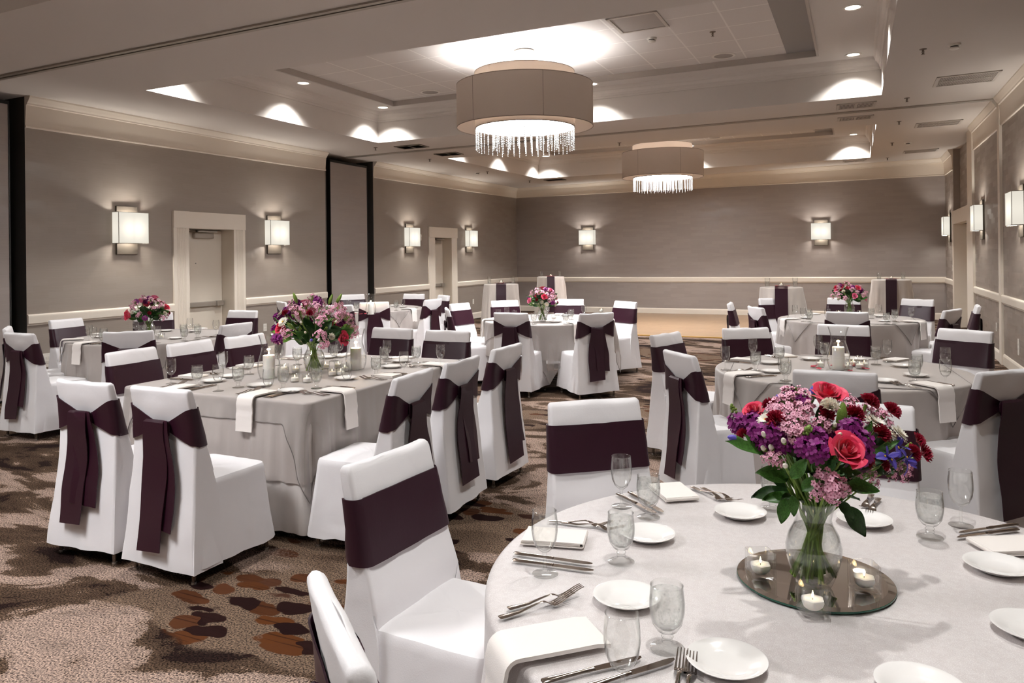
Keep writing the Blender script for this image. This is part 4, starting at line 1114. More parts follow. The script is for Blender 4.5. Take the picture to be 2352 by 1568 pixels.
pr = [(.0005, .004), (.040, .004), (.047, .0065), (.058, .0115), (.066, .0138), (.0745, .016), (.0762, .0158), (.075, .0138), (.062, .009), (.050, .003), (.048, .0005), (.042, .0002), (.0005, .0015)]
pr = [(r, z + (.0006 if .058 < r < .074 and k in (3, 5) else 0)) for k, (r, z) in enumerate(pr)]
g = G(); g.lathe(pr, 40); PLATE = g.mesh('bread_plate', 'china')
def bplate(p, table):
    o = obj('bread_plate', PLATE, None, None, (p[0], p[1], ZT + .004)); tag(o, 'white china bread plate', 'plate', 'bread plates on ' + NAME[table]); order(o, table, 'round white china bread plate')
# fork and knife: lie along +y, handle end at y=0
def fork():
    g = G(); L = .19; rr = []
    prof = [(0, .0075, .0015), (.004, .0095, .0022), (.02, .0090, .0024), (.05, .0062, .0026), (.085, .0036, .0028), (.105, .0034, .0028), (.116, .0060, .0024), (.124, .0105, .002), (.134, .0122, .0018), (.142, .0122, .0016)]
    def zz(y): return .004 + (.010 * sin(clamp((y - .06) / .06) * pi / 2) - .012 * smooth((y - .108) / .03) + .016 * smooth((y - .135) / .06) if y > .06 else 0)
    for y, w, h in prof: rr.append([(-w, y, zz(y)), (-w * .5, y, zz(y) + h * .5), (w * .5, y, zz(y) + h * .5), (w, y, zz(y)), (w * .5, y, zz(y) - h * .5), (-w * .5, y, zz(y) - h * .5)])
    g.rings(rr, True, True)
    for k in range(4):
        x0 = -.0099 + .0066 * k; rr = []
        for q in range(7):
            y = .140 + .050 * q / 6; w = lerp(.0021, .0009, q / 6); x = x0 * lerp(1, .95, q / 6)
            rr.append([(x - w, y, zz(y) - .0007), (x + w, y, zz(y) - .0007), (x + w, y, zz(y) + .0007), (x - w, y, zz(y) + .0007)])
        g.rings(rr, True, True)
    return g.mesh('dinner_fork', 'silver')
FORK = fork()
def knife_parts():
    g = G(); rr = []
    for y, w, h in [(0, .0065, .002), (.003, .0085, .0032), (.02, .0082, .0036), (.05, .0065, .0036), (.085, .0052, .0036), (.098, .0066, .004), (.103, .0052, .0036), (.108, .0064, .0036)]:
        rr.append([(w * cos(a), y, .0042 + h * sin(a)) for a in [2 * pi * i / 10 for i in range(10)]])
    hd = g.rings(rr, True, True).mesh('handle', 'silver')
    g = G(); rr = []
    for q in range(12):
        y = .107 + .105 * q / 11; t = q / 11; wr = lerp(.0068, .0090, sin(t * pi * .8)) * (1 - max(0, (t - .75) / .25) ** 2.2 * .85); wl = .006 * (1 - max(0, (t - .8) / .2) ** 2 * .6)
        rr.append([(-wl, y, .0036), (wr, y, .0032), (wr, y, .0038), (-wl, y, .0052)])
    bl = g.rings(rr, True, True).mesh('blade', 'silver')
    return hd, bl
KH, KB = knife_parts()
def lay(kind, a, b, table, lift=0.0, lab=None):
    """cutlery from the handle end a towards b (points on the table)"""
    d = Vector((b[0] - a[0], b[1] - a[1])); rz = atan2(d.y, d.x) - pi / 2; z = ZT + .005 + lift
    if kind == 'fork':
        o = obj('dinner_fork', FORK, None, None, (a[0], a[1], z), rz); tag(o, 'silver dinner fork', 'fork', 'forks on ' + NAME[table]); order(o, table, 'silver dinner fork')
    else:
        o = thing('dinner_knife', 'silver dinner knife', 'knife', (a[0], a[1], z), rz, 'knives on ' + NAME[table]); obj('handle', KH, None, o); obj('blade', KB, None, o); order(o, table, 'silver dinner knife')
def napkin_flat(L, W, seed):
    """folded layers with a rounded fold at the far end"""
    g = G(); h = .012
    path, ac, wd = [], [], []
    for k in range(9): path.append((0, .0 + (L - .008) * k / 8, .002 + .0006 * nz(k * .4 + seed, 1))); 
    for k in range(1, 7): a = -pi / 2 + pi * k / 7; path.append((0, L - .008 + .006 * cos(a), .0075 + .0052 * sin(a)))
    for k in range(9): path.append((0, (L - .008) * (1 - k / 8) + .004, .0125 + .0012 * nz(k * .5 + seed, 4)))
    for k in range(len(path)): ac.append((1, .02 * nz(k * .3, seed), .02 * nz(k * .2 + seed, 2))); wd.append(W / 2)
    g.ribbon(path, ac, wd, .003)
    for zq in (.0062, .0090): g.ribbon([(0, (L - .014) * k / 8 + .002, zq) for k in range(9)], [(1, 0, 0)] * 9, [W / 2 * .97] * 9, .0022)
    return g.mesh('folded_napkin', 'napkin_linen')
def napkin_hang(Lin, Lout, W, seed):
    """napkin lying on the table from y=0 (edge) inwards and hanging below the edge"""
    g = G(); path, wd, ac = [], [], []
    for k in range(8): path.append((0, Lin * (1 - k / 7) + .004, .012 + .002 * nz(k + seed, 2) - (.004 if k == 0 else 0)))
    for k in range(1, 6): a = pi / 2 * k / 5; path.append((0, .004 - .028 * sin(a), .012 - .028 * (1 - cos(a))))
    for k in range(1, 12): path.append((0, -.025 - .010 * (k / 11) + .004 * nz(k * .4 + seed, 6), -.016 - Lout * k / 11))
    n = len(path)
    for k in range(n): t = k / n; ac.append((1, .05 * nz(seed, t * 2), .05 * nz(t * 2, seed))); wd.append(W / 2 * (1 - .04 * t) * (1 + .05 * nz(t * 3, seed)))
    g.ribbon(path, ac, wd, .008)
    return g.mesh('draped_napkin', 'napkin_linen')
NF = [napkin_flat(.175, .105, 1), napkin_flat(.165, .11, 2)]
NH = [napkin_hang(.17, .19, .115, 3), napkin_hang(.19, .17, .12, 4)]
def napkin(kind, p, rz, table, k=0, off=0):
    me = (NF if kind == 'flat' else NH)[k % 2]
    o = obj('folded_napkin' if kind == 'flat' else 'draped_napkin', me, None, None, (p[0], p[1], ZT + .005), rz)
    tag(o, 'white napkin', 'napkin', 'napkins on ' + NAME[table]); order(o, table, 'folded white napkin' if kind == 'flat' else 'white napkin hanging over the edge'); return o
def keep(p, table):
    if table in T:
        c = Vector((T[table][0], T[table][1], p[2])); v = Vector(p) - c
        if v.length > RT - .045: return c + v * ((RT - .045) / v.length)
    return Vector(p)
def onT(x, y): return at_z(x, y, ZT + .003)
def setting(table, edge, inw, parts, k=0, flip=False):
    """parts: which pieces to lay, in the frame of the person sitting at this edge point"""
    v = Vector((inw[0], inw[1])).normalized(); u = Vector((v.y, -v.x)); e = Vector((edge[0], edge[1]))
    P = lambda a, b: e + u * a + v * b
    rz = atan2(v.y, v.x) - pi / 2
    j = lambda s: .012 * nz(k * 3.7 + s, 5.5)
    if 'n' in parts: q = P(j(1), .035); napkin('flat', q, rz + j(2) * 6, table, k)
    if 'h' in parts: q = P(j(1), .0); napkin('hang', q, rz + j(2) * 3, table, k)
    if 'f' in parts:
        for s in (0, 1): a = P(-.115 - .026 * s + j(3), .035 + .012 * s); b = a + v + u * .06 * j(s) * 10; lay('fork', a, b, table)
    if 'k' in parts:
        for s in (0, 1): a = P(.105 + .022 * s + j(4), .03 + .008 * s); b = a + v; lay('knife', a, b, table)
    if 'p' in parts: bplate(P(-.13 + j(5), .33), table)
    if 'g' in parts: goblet(P(.10 + j(6), .31), table)
    if 'w' in parts: wine_glass(P(.19 + j(7), .20), table)
def pts(lst, fn, table, top=None):
    for x, y in lst: fn(keep(at_z(x, y, ZT + .004 + (top or 0)), table), table)
# ---- the mirror-tray table, piece by piece
pts([(1252, 1318), (1428, 1163), (2207, 1207)], wine_glass, 'T1'); pts([(1428, 1407)], wine_glass, 'T1', .157)
pts([(1427, 1291), (1490, 1189), (1533, 1490), (1775, 1170), (2136, 1235)], goblet, 'T1')
pts([(1488, 1234), (1700, 1183), (1985, 1200), (2292, 1307), (1440, 1379), (1669, 1528), (2372, 1452), (2115, 1590)], bplate, 'T1')
def nap_px(kind, a, b, table, k):          # a: edge-side end, b: inner end
    A, B = onT(*a), onT(*b); d = B - A; napkin(kind, A, atan2(d.y, d.x) - pi / 2, table, k)
nap_px('flat', (1203, 1236), (1365, 1247), 'T1', 0)
nap_px('flat', (1525, 1118), (1592, 1172), 'T1', 1)
nap_px('flat', (2395, 1258), (2262, 1262), 'T1', 0)
c1 = Vector(T['T1']); 
nap_px('hang', (1168, 1500), (1405, 1455), 'T1', 1)
for a, b in (((1290, 1203), (1390, 1217)), ((1262, 1200), (1385, 1210)), ((1167, 1403), (1340, 1362)), ((1147, 1424), (1335, 1372)), ((1588, 1121), (1672, 1156)), ((1611, 1123), (1680, 1152)), ((2002, 1138), (1982, 1176)), ((2018, 1147), (1998, 1184)), ((1545, 1640), (1560, 1560)), ((1570, 1650), (1583, 1565))): lay('fork', onT(*a), onT(*b), 'T1')
for a, b in (((1181, 1274), (1365, 1300)), ((1178, 1290), (1365, 1315)), ((1245, 1572), (1478, 1514)), ((1335, 1588), (1507, 1533)), ((1418, 1137), (1518, 1188)), ((1445, 1133), (1524, 1180)), ((2336, 1207), (2178, 1231)), ((2338, 1219), (2186, 1240))): lay('knife', onT(*a), onT(*b), 'T1')
# ---- the rectangular table
pts([(393, 881), (501, 898), (617, 911), (797, 894), (928, 862), (1012, 842)], wine_glass, 'T2'); pts([(512, 808), (889, 782), (641, 790), (780, 776)], wine_glass, 'T2', .157)
pts([(453, 886), (547, 890), (651, 893), (572, 860), (727, 892), (683, 838), (767, 829), (864, 863), (883, 837), (956, 834)], goblet, 'T2')
pts([(490, 877), (595, 887), (668, 900), (530, 866), (794, 871), (900, 844), (922, 831), (752, 822)], bplate, 'T2')
for x, k in ((-3.78, 0), (-3.16, 1)): setting('T2', (x, T2Y0 - .01), (0, 1), 'hfk' if x > -3.5 else 'hfk', k)
for y, k in ((3.62, 2), (4.2, 3), (4.75, 4)): setting('T2', (T2X1 + .01, y), (-1, 0), 'hfk' if k != 3 else 'nfk', k)
for y, k in ((3.72, 5), (4.23, 6), (4.74, 7)): setting('T2', (T2X0, y), (1, 0), 'nfk', k)
for x, k in ((-3.77, 8), (-3.2, 9)): setting('T2', (x, T2Y1), (0, -1), 'nk', k)
# ---- round table behind the mirror-tray table
pts([(1666, 849), (1783, 884), (2038, 831), (2177, 888)], wine_glass, 'T6'); pts([(1729, 778), (1879, 771), (2171, 798)], wine_glass, 'T6', .157)
pts([(1736, 851), (1805, 875), (1894, 826), (2012, 837), (2101, 877)], goblet, 'T6'); pts([(1790, 795), (2106, 814)], goblet, 'T6', .127)
pts([(1768, 835), (1773, 855), (1863, 826), (2072, 842), (2103, 864), (2032, 877), (1966, 827)], bplate, 'T6')
def chair_angles(key):
    c = Vector(T[key]); res = []
    for tb_, a, b, lab in CH:
        if tb_ == key: m = Vector(mid(a, b)) - c; res.append(atan2(m.y, m.x))
    return res
def ring_settings(key, modes):
    c = T[key]
    for k, (a, md) in enumerate(zip(chair_angles(key), modes)):
        if md: setting(key, (c[0] + RT * cos(a), c[1] + RT * sin(a)), (-cos(a), -sin(a)), md, k + 3 * len(key) + ord(key[1]))
ring_settings('T6', ['nk', 'hfk', 'fk', 'hfk', 'nk', 'nf', 'nk'])
# ---- the farther round tables
pts([(1806, 709), (1826, 701), (1876, 714), (2081, 713), (2093, 706), (2018, 699)], wine_glass, 'T7', .157); pts([(1846, 715), (1857, 709), (1891, 719), (2001, 707), (2049, 719), (2055, 713)], goblet, 'T7', .127)
ring_settings('T7', ['', 'hp', 'np', '', 'pk', 'np', 'hpf', ''])
pts([(1118, 712), (1135, 718), (1164, 704), (1341, 701), (1333, 717)], wine_glass, 'T5', .157); pts([(1226, 719), (1312, 710), (1307, 721), (1257, 700)], goblet, 'T5', .127)
ring_settings('T5', ['pf', 'hp', 'np', 'p', 'np', 'h', 'n'])
pts([(172, 757), (204, 746), (365, 754), (436, 731), (496, 735), (471, 745), (312, 735)], wine_glass, 'T3', .157); pts([(221, 762), (238, 753), (421, 744), (454, 747), (432, 754), (325, 746)], goblet, 'T3', .127)
ring_settings('T3', ['np', 'hp', 'hk', 'npf', 'np', 'pk', 'p'])
pts([(801, 690), (935, 688), (945, 691)], wine_glass, 'T4', .157); pts([(818, 695), (920, 694), (808, 701)], goblet, 'T4', .127)
ring_settings('T4', ['pf', 'np', 'np', 'h', 'p', '', ''])

# ================================================================ CENTREPIECES
def flower_rose(R, mat='rose_pink', seed=0):
    rnd = random.Random(seed); g = G()
    def petal(ang, r0, r1, h, wdt, curl, tilt):
        def fn(u, v):
            a = ang + (u - .5) * wdt * (1 - .25 * v * v)
            r = lerp(r0 * .35, r1, v ** .7) + curl * max(0, v - .72) ** 2 * 10 - .12 * R * (abs(u - .5) * 2) ** 2 * v * 0
            z = h * (v ** .85) * (1 - .12 * (abs(u - .5) * 2) ** 2.5) - curl * max(0, v - .75) ** 2 * 6
            return (r * cos(a), r * sin(a), z - .35 * R)
        g.grid(fn, 8, 7)
    n = 22
    for k in range(n):
        t = k / (n - 1)
        petal(k * 2.4 + rnd.uniform(-.2, .2), R * lerp(.03, .45, t), R * lerp(.07, .86, t ** .9), R * lerp(1.42, 1.12, t), lerp(3.4, 1.45, t ** .5), R * lerp(0, .55, max(0, t - .35)), 0)
    return g
def flower_carnation(R, seed=0):
    rnd = random.Random(seed); g = G()
    for L in range(5):
        ro, h, ph = R * (1.0, .88, .7, .5, .28)[L], R * (.15, .40, .6, .72, .8)[L], rnd.uniform(0, 6)
        def fn(u, v):
            a = 2 * pi * u
            fr = 1 + .16 * v * sin(a * 9 + ph) + .10 * v * sin(a * 17 + ph * 2)
            r = ro * v * fr; z = h * (v ** .6) + .16 * R * v * sin(a * 11 + ph) - .3 * R * (1 - v)
            return (r * cos(a), r * sin(a), z)
        g.grid(fn, 56, 4)
    return g
def flower_daisy(R, seed=0, n=18):
    rnd = random.Random(seed); g = G()
    for L in range(3):
        for k in range(n):
            a = 2 * pi * (k + .33 * L) / n; l = R * (1, .85, .6)[L] * rnd.uniform(.9, 1.05); w = R * .13; up = (.15, .35, .6)[L]
            def fn(u, v):
                r = R * .1 + l * v; ww = w * sin(pi * clamp(v * .8 + .12)) * (u - .5) * 2
                return (r * cos(a) - ww * sin(a), r * sin(a) + ww * cos(a), R * (up * v + .05 - .18 * v * v) - .02 * R * (abs(u - .5) * 2))
            g.grid(fn, 2, 4)
    return g
def floret(g, c, r, up, np_=5):
    up = Vector(up).normalized(); a = up.orthogonal().normalized(); b = up.cross(a); c = Vector(c)
    for k in range(np_):
        t = 2 * pi * k / np_; d = a * cos(t) + b * sin(t); e = up.cross(d)
        q = [c, c + d * r * .42 + e * r * .36 + up * r * .14, c + d * r * .82 + e * r * .34 + up * r * .25, c + d * r * 1.02 + up * r * .30, c + d * r * .82 - e * r * .34 + up * r * .25, c + d * r * .42 - e * r * .36 + up * r * .14]
        g.add([tuple(v) for v in q], [(0, 1, 2, 3, 4, 5)])
def flower_stock(R, seed=0):
    rnd = random.Random(seed); g = G()
    for k in range(26):
        t = k / 25; a = k * 2.4; z = R * (1.3 * t - .5); rr_ = R * (.62 * sqrt(max(.05, 1 - (t - .2) ** 2)))
        c = (rr_ * cos(a), rr_ * sin(a), z); floret(g, c, R * rnd.uniform(.34, .46), (cos(a), sin(a), .5 + t), 4); floret(g, (c[0] * .85, c[1] * .85, c[2] + .02 * R), R * .3, (cos(a + .4), sin(a + .4), .8 + t), 5)
    return g
def flower_wax(R, seed=0):
    rnd = random.Random(seed); g = G(); ce = G(); st = G()
    for k in range(34):
        a, b = rnd.uniform(0, 2 * pi), rnd.uniform(-.6, 1.4)
        d = Vector((cos(a) * cos(b), sin(a) * cos(b), sin(b))) * R * rnd.uniform(.55, 1.05)
        if k < 26:
            floret(g, d, R * .24, d.normalized() + Vector((0, 0, .4)), 5); ce.ball(tuple(d + d.normalized() * R * .03), R * .055, 6, 4)
        else: g.ball(tuple(d), R * .09, 7, 5)
        st.tube([(0, 0, -R * .5), tuple(d * .5 + Vector((0, 0, -R * .1))), tuple(d)], R * .014, 4)
    return g, ce, st
def flower_iris(R, seed=0):
    rnd = random.Random(seed); g = G(); y = G()
    for k in range(6):
        a = 2 * pi * k / 6 + .2; fall = k % 2 == 0
        def fn(u, v):
            w = R * (.42 if fall else .26) * sin(pi * clamp(v * .8 + .08)) * (u - .5) * 2; r = R * (1.1 if fall else .7) * v
            z = R * ((.5 * v - .75 * v * v) if fall else (.9 * v - .2 * v * v)) + R * .06 * sin(u * 9)
            return (r * cos(a) - w * sin(a), r * sin(a) + w * cos(a), z)
        g.grid(fn, 4, 6)
        if fall: y.ball((R * .35 * cos(a), R * .35 * sin(a), R * .12), R * .10, 6, 4, .6)
    return g, y
def leaf_mesh(L, W, bend, seed=0):
    def fn(u, v):
        s = (u - .5) * 2; w = W * sin(pi * v ** .8) ** .8 * (1 if v < 1 else 0)
        return (s * w, L * v * (1 - .12 * bend * v), .12 * W * s * s * 2 + bend * L * (.35 * v - .55 * v * v) + .02 * L * sin(v * 9 + seed) * s)
    g = G(); g.grid(fn, 6, 12); return g
def bud(R):
    g = G(); g.lathe([(.0005, -R), (R * .45, -R * .7), (R * .62, 0), (R * .5, R * .7), (R * .2, R * 1.2), (.0005, R * 1.3)], 10); 
    h = G(); h.lathe([(R * .18, -R * 2.2), (R * .5, -R * 1.4), (R * .64, -R * .4), (R * .6, -R * .1)], 10); return g, h
def longbud(L, R):
    g = G(); g.lathe([(.0005, 0), (R * .6, L * .08), (R, L * .35), (R * .9, L * .65), (R * .45, L * .92), (.0005, L)], 10); return g
FM = {}
def fm(kind, seed):
    key = (kind, seed)
    if key not in FM:
        if kind == 'rose': FM[key] = [('rose', flower_rose(1, seed=seed).mesh('rose', 'rose_pink'))]
        elif kind == 'pale_rose': FM[key] = [('rose', flower_rose(1, seed=seed).mesh('rose', 'rose_light'))]
        elif kind == 'carnation': FM[key] = [('carnation', flower_carnation(1, seed).mesh('carnation', 'carn_red'))]
        elif kind == 'white_carnation': FM[key] = [('carnation', flower_carnation(1, seed).mesh('carnation', 'fl_white'))]
        elif kind == 'daisy':
            g2 = G(); g2.ball((0, 0, .12), .2, 10, 6, .5); FM[key] = [('daisy', flower_daisy(1, seed).mesh('daisy', 'fl_white')), ('centre', g2.mesh('centre', 'iris_gold'))]
        elif kind == 'stock': FM[key] = [('stock_flower', flower_stock(1, seed).mesh('stock_flower', 'stock_purple'))]
        elif kind == 'wax':
            a, b, c = flower_wax(1, seed); FM[key] = [('waxflower', a.mesh('waxflower', 'wax_pink')), ('centre', b.mesh('centre', 'wax_deep')), ('twig', c.mesh('twig', 'leaf_light'))]
        elif kind == 'iris':
            a, b = flower_iris(1, seed); FM[key] = [('iris', a.mesh('iris', 'iris_blue')), ('centre', b.mesh('centre', 'iris_gold'))]
        elif kind == 'bud':
            a, b = bud(1); FM[key] = [('flower_bud', a.mesh('flower_bud', 'fl_white')), ('calyx', b.mesh('calyx', 'leaf_light'))]
        elif kind == 'iris_bud':
            a, b = bud(1); FM[key] = [('flower_bud', a.mesh('flower_bud', 'iris_blue')), ('calyx', b.mesh('calyx', 'leaf'))]
        elif kind == 'green_bud':
            a = G()
            for q in range(12): a.ball((.5 * cos(q * 2.4) * (1 - q / 14), .5 * sin(q * 2.4) * (1 - q / 14), -.5 + q * .13), .26, 6, 4)
            FM[key] = [('green_bud', a.mesh('green_bud', 'leaf_light'))]
        elif kind == 'lily_bud': FM[key] = [('lily_bud', longbud(1, .16).mesh('lily_bud', 'leaf_light'))]
        elif kind == 'leaf': FM[key] = [('leaf', leaf_mesh(1, .24, .5, seed).mesh('leaf', 'leaf'))]
        elif kind == 'dark_leaf': FM[key] = [('leaf', leaf_mesh(1, .26, .8, seed).mesh('leaf', 'leaf_dark'))]
        elif kind == 'blade': FM[key] = [('leaf', leaf_mesh(1, .12, .35, seed).mesh('leaf', 'leaf'))]
    return FM[key]
def orient(d, roll=0.0, axis='Z'):
    return Vector(d).to_track_quat(axis, 'Y' if axis == 'Z' else 'Z').to_matrix().to_4x4()
def bloom(root, kind, p, size, direction, seed=0, roll=0.0, face=None):
    ps = fm(kind, seed); ax = 'Y' if kind in ('leaf', 'dark_leaf', 'blade') else 'Z'
    q = Vector(direction).normalized().to_track_quat(ax, 'Z' if ax == 'Y' else 'Y').to_matrix().to_4x4()
    if ax == 'Y' and face is not None:
        Yv = Vector(direction).normalized(); Zv = (Vector(face) - Yv * Yv.dot(Vector(face))).normalized(); Xv = Yv.cross(Zv)
        q = Matrix(((Xv.x, Yv.x, Zv.x, 0), (Xv.y, Yv.y, Zv.y, 0), (Xv.z, Yv.z, Zv.z, 0), (0, 0, 0, 1)))
    m = Matrix.Translation(p) @ q @ Matrix.Rotation(roll, 4, ax) @ Matrix.Scale(size, 4)
    o0 = None
    for nm, me in ps:
        o = bpy.data.objects.new(nm, me); C.objects.link(o)
        if o0 is None: o.parent = root; o.matrix_local = m; o0 = o
        else: o.parent = o0
    return o0
def vase(loc, S, label, table):
    t = thing('glass_vase', label, 'vase', loc, 0, 'flower vases'); t.scale = (S, S, S)
    pro = [(.0005, .0), (.036, .0), (.040, .006), (.052, .035), (.0615, .070), (.0625, .092), (.056, .120), (.044, .142), (.0395, .155), (.042, .170), (.050, .190), (.0535, .200)]
    g = G(); g.lathe(pro + [(r - .002, z) for r, z in pro[::-1][:-3]] + [(.034, .012), (.0005, .012)], 40); obj('glass_body', g, 'chimney_glass', t)
    g = G(); g.lathe([(.0005, .013), (.036, .0135), (.050, .037), (.0585, .070), (.0595, .092), (.0532, .119), (.044, .138), (.0005, .1385)], 36); obj('water', g, 'vase_water', t)
    return t
def stems(root, ends, neck_z, base_z, n_mat=('stem', 'leaf_light'), seed=0, lean=.045):
    rnd = random.Random(seed)
    for k, e in enumerate(ends):
        a = rnd.uniform(0, 2 * pi); rb = lean * sqrt(rnd.random())
        b = Vector((rb * cos(a), rb * sin(a), base_z)); e = Vector(e)
        nk = Vector((-.45 * rb * cos(a) + e.x * .12, -.45 * rb * sin(a) + e.y * .12, neck_z)); L = Vector((nk.x, nk.y, 0)).length
        if L > .03: nk.x *= .03 / L; nk.y *= .03 / L
        m = nk.lerp(e, .5) + Vector((0, 0, .015))
        g = G(); g.tube([tuple(b), tuple(b.lerp(nk, .5)), tuple(nk), tuple(m), tuple(e)], rnd.uniform(.002, .0038), 6); obj('flower_stem', g, n_mat[k % 2], root)
def bouquet_px(loc, label, items, seed=1, D=None):
    """bouquet of the front table: blooms placed where the photograph shows them, at a given distance before or behind the vase axis"""
    t = thing('flower_bouquet', label, 'flower bouquet', loc, 0, 'table bouquets')
    L = Vector(loc); D0 = depth(loc); ends = []
    for k, (kind, x, y, off, size, tilt) in enumerate(items):
        p = at_depth(x, y, D0 - off) - L
        d = Vector((p.x, p.y, p.z - .20))
        d = d.normalized() * 1.0 - FV * .35 + (RV * tilt[0] + UV * tilt[1])
        lf = kind in ('leaf', 'dark_leaf', 'blade')
        bloom(t, kind, p, size, (RV * tilt[0] + UV * tilt[1] - FV * .5) if lf else d, k % 3 + seed, (.5 * nz(k * 2.3, 1)) if lf else k * 1.3, (-FV * .8 + UV * .75 + RV * .3 * nz(k * 1.7, 3)) if lf else None)
        if kind not in ('leaf', 'dark_leaf', 'wax', 'bud', 'green_bud') or k % 4 == 0: ends.append(tuple(p - Vector((p.x, p.y, 0)) * .06 - Vector((0, 0, size * .3))))
    stems(t, ends[:40], .165, .022, seed=seed, lean=.052)
    rnd = random.Random(77)
    for k in range(22):
        a = k * 2.4; e = rnd.uniform(.1, .75); d = Vector((cos(a) * cos(e), sin(a) * cos(e), sin(e)))
        bloom(t, 'dark_leaf' if k % 3 else 'leaf', Vector((d.x * .035, d.y * .035, .195 + .03 * (k % 4))), rnd.uniform(.075, .115), d, k % 3, rnd.uniform(-.6, .6), Vector((d.x * .3, d.y * .3, 1)))
    return t
PX = lambda x, y: (1640 + x / 4.704, 860 + y / 4.704)
items = []
def put(kind, lst, size, off=.06, tilt=(0, 0)):
    for e in lst:
        x, y = PX(e[0], e[1]); items.append((kind, x, y, e[2] if len(e) > 2 else off, e[3] if len(e) > 3 else size, e[4] if len(e) > 4 else tilt))
put('rose', [(1205, 290, .05, .041, (0, .5)), (1395, 870, .15, .041, (.1, .3)), (455, 450, -.02, .030)], .04)
put('carnation', [(665, 485, .10), (605, 330, .02, .017), (1680, 295, .03), (1525, 435, .07), (1915, 390, .02, .021), (1805, 640, .07, .022), (2205, 715, .03, .017), (2150, 850, .05, .019), (2265, 850, .03, .020), (1225, 430, .10, .016), (1640, 920, .10, .02), (1830, 975, .06, .014), (1190, 370, .09, .012), (880, 720, .09, .016), (310, 640, .03, .013), (560, 560, .05, .02)], .021)
put('stock', [(270, 530, .0), (430, 540, .02), (480, 640, .07), (640, 640, .10), (560, 720, .08, .03), (960, 310, .03, .022), (765, 255, .0, .013), (830, 215, .0, .013), (1090, 690, .14), (1110, 820, .16), (980, 780, .14, .026), (1440, 610, .11, .03), (1560, 740, .12, .034), (1590, 860, .12, .03), (440, 490, .0, .022), (720, 740, .10, .026), (1280, 640, .08, .02), (1500, 560, .09, .022)], .029)
put('daisy', [(560, 490, .06, .020, (-.3, .4)), (1735, 520, .05, .026, (.2, .7)), (1995, 640, .05, .024, (.3, .4)), (1895, 650, .05, .02, (.2, .5)), (985, 240, .0, .013, (0, .6))], .024)
put('white_carnation', [(1250, 340, .11, .019, (0, .7))], .018)
put('bud', [(540, 645, .11), (752, 715, .13), (535, 795, .10), (618, 785, .11), (1305, 548, .12, .0075), (1355, 655, .14, .0085), (770, 985, .13, .0095), (1155, 470, .1, .006)], .0095)
put('iris', [(1960, 760, .05, .032, (.5, .2)), (1875, 890, .09, .026, (-.2, .3)), (2070, 930, .06, .030, (.6, -.3))], .03)
put('iris_bud', [(215, 690, .08, .013, (-1.5, .2)), (693, 280, .0, .012, (-.2, 2)), (1060, 195, -.02, .012, (0, 2))], .012)
put('lily_bud', [(1365, 640, .08, .075, (0, 4.0))], .07)
put('green_bud', [(210, 375, .0, .013, (-.3, 1)), (1095, 150, -.02, .013, (0, 1)), (1020, 620, .14, .022), (880, 185, .0, .011), (1620, 640, .11, .011), (245, 600, .0, .010)], .012)
put('wax', [(850, 300, .03), (650, 380, .05, .019), (800, 420, .07), (920, 420, .06), (860, 620, .12, .024), (660, 900, .11, .02), (680, 960, .11, .014), (1235, 1190, .15, .032), (1110, 1290, .15, .018), (1300, 1310, .15, .022), (1460, 310, .0, .021), (1740, 430, .0, .021), (1690, 1080, .06, .014), (2045, 1080, .06, .018), (1970, 1000, .05, .012), (1440, 1235, .12, .011), (1720, 1170, .05, .015), (1650, 560, .04, .016), (560, 920, .11, .012), (1540, 1110, .08, .014), (980, 520, .10, .018), (1880, 540, .03, .013), (770, 600, .10, .016), (720, 330, .03), (800, 240, .0), (950, 250, .0), (690, 440, .07), (1000, 400, .05), (860, 500, .09), (1180, 560, .10), (1480, 420, .03), (1620, 430, .0), (1790, 480, .02), (600, 560, .06, .018), (740, 560, .10), (930, 660, .12), (1330, 1230, .15), (1180, 1110, .14), (1280, 1260, .16), (2060, 1010, .06, .016), (1900, 1090, .05, .016), (1390, 340, .0)], .026)
t1v = onT(1870, 1352)
MIR = onT(1870, 1331)
ZM = ZT + .004
items_leaf = [('leaf', 800, 1120, .08, .085, (-2.2, .6)), ('leaf', 840, 1120, .13, .060, (.9, 1.6)), ('leaf', 950, 1260, .13, .055, (.8, 1.0)), ('leaf', 1420, 1200, .11, .075, (2.2, -.2)), ('dark_leaf', 1330, 1380, .12, .055, (1.2, -1.2)), ('dark_leaf', 1370, 1430, .09, .090, (1.7, -1.9)),
    ('blade', 560, 850, .08, .105, (-2.4, .9)), ('blade', 1680, 900, .07, .080, (1.6, 1.2)), ('leaf', 770, 1330, .06, .062, (-.6, -2.4)), ('leaf', 840, 1300, .07, .050, (.1, -2.5)), ('leaf', 1080, 1040, .12, .055, (.5, 1.0)), ('dark_leaf', 1180, 1050, .10, .06, (.8, .6)), ('leaf', 1300, 1100, .1, .06, (1.4, .4)),
    ('dark_leaf', 700, 820, .05, .06, (-1, .6)), ('blade', 735, 380, .01, .03, (.3, 2)), ('dark_leaf', 1000, 950, .06, .07, (0, .6)), ('dark_leaf', 1500, 1000, .06, .07, (1, .4)), ('dark_leaf', 900, 900, .05, .07, (-.6, .5)), ('blade', 500, 870, .07, .07, (-1.2, 1.6)), ('dark_leaf', 1750, 1060, .04, .05, (1.2, .3)), ('dark_leaf', 640, 1150, .08, .035, (.8, -.3)), ('dark_leaf', 1250, 900, .05, .08, (.2, .9)), ('blade', 1640, 700, .06, .05, (.4, 2)), ('dark_leaf', 1150, 560, .04, .06, (0, 2)), ('dark_leaf', 620, 620, .02, .06, (-.6, 1.4)), ('dark_leaf', 1750, 760, .02, .06, (.7, 1.2))]
for kd, x, y, off, size, tl in items_leaf: X, Y = PX(x, y); items.append((kd, X, Y, off, size, tl))
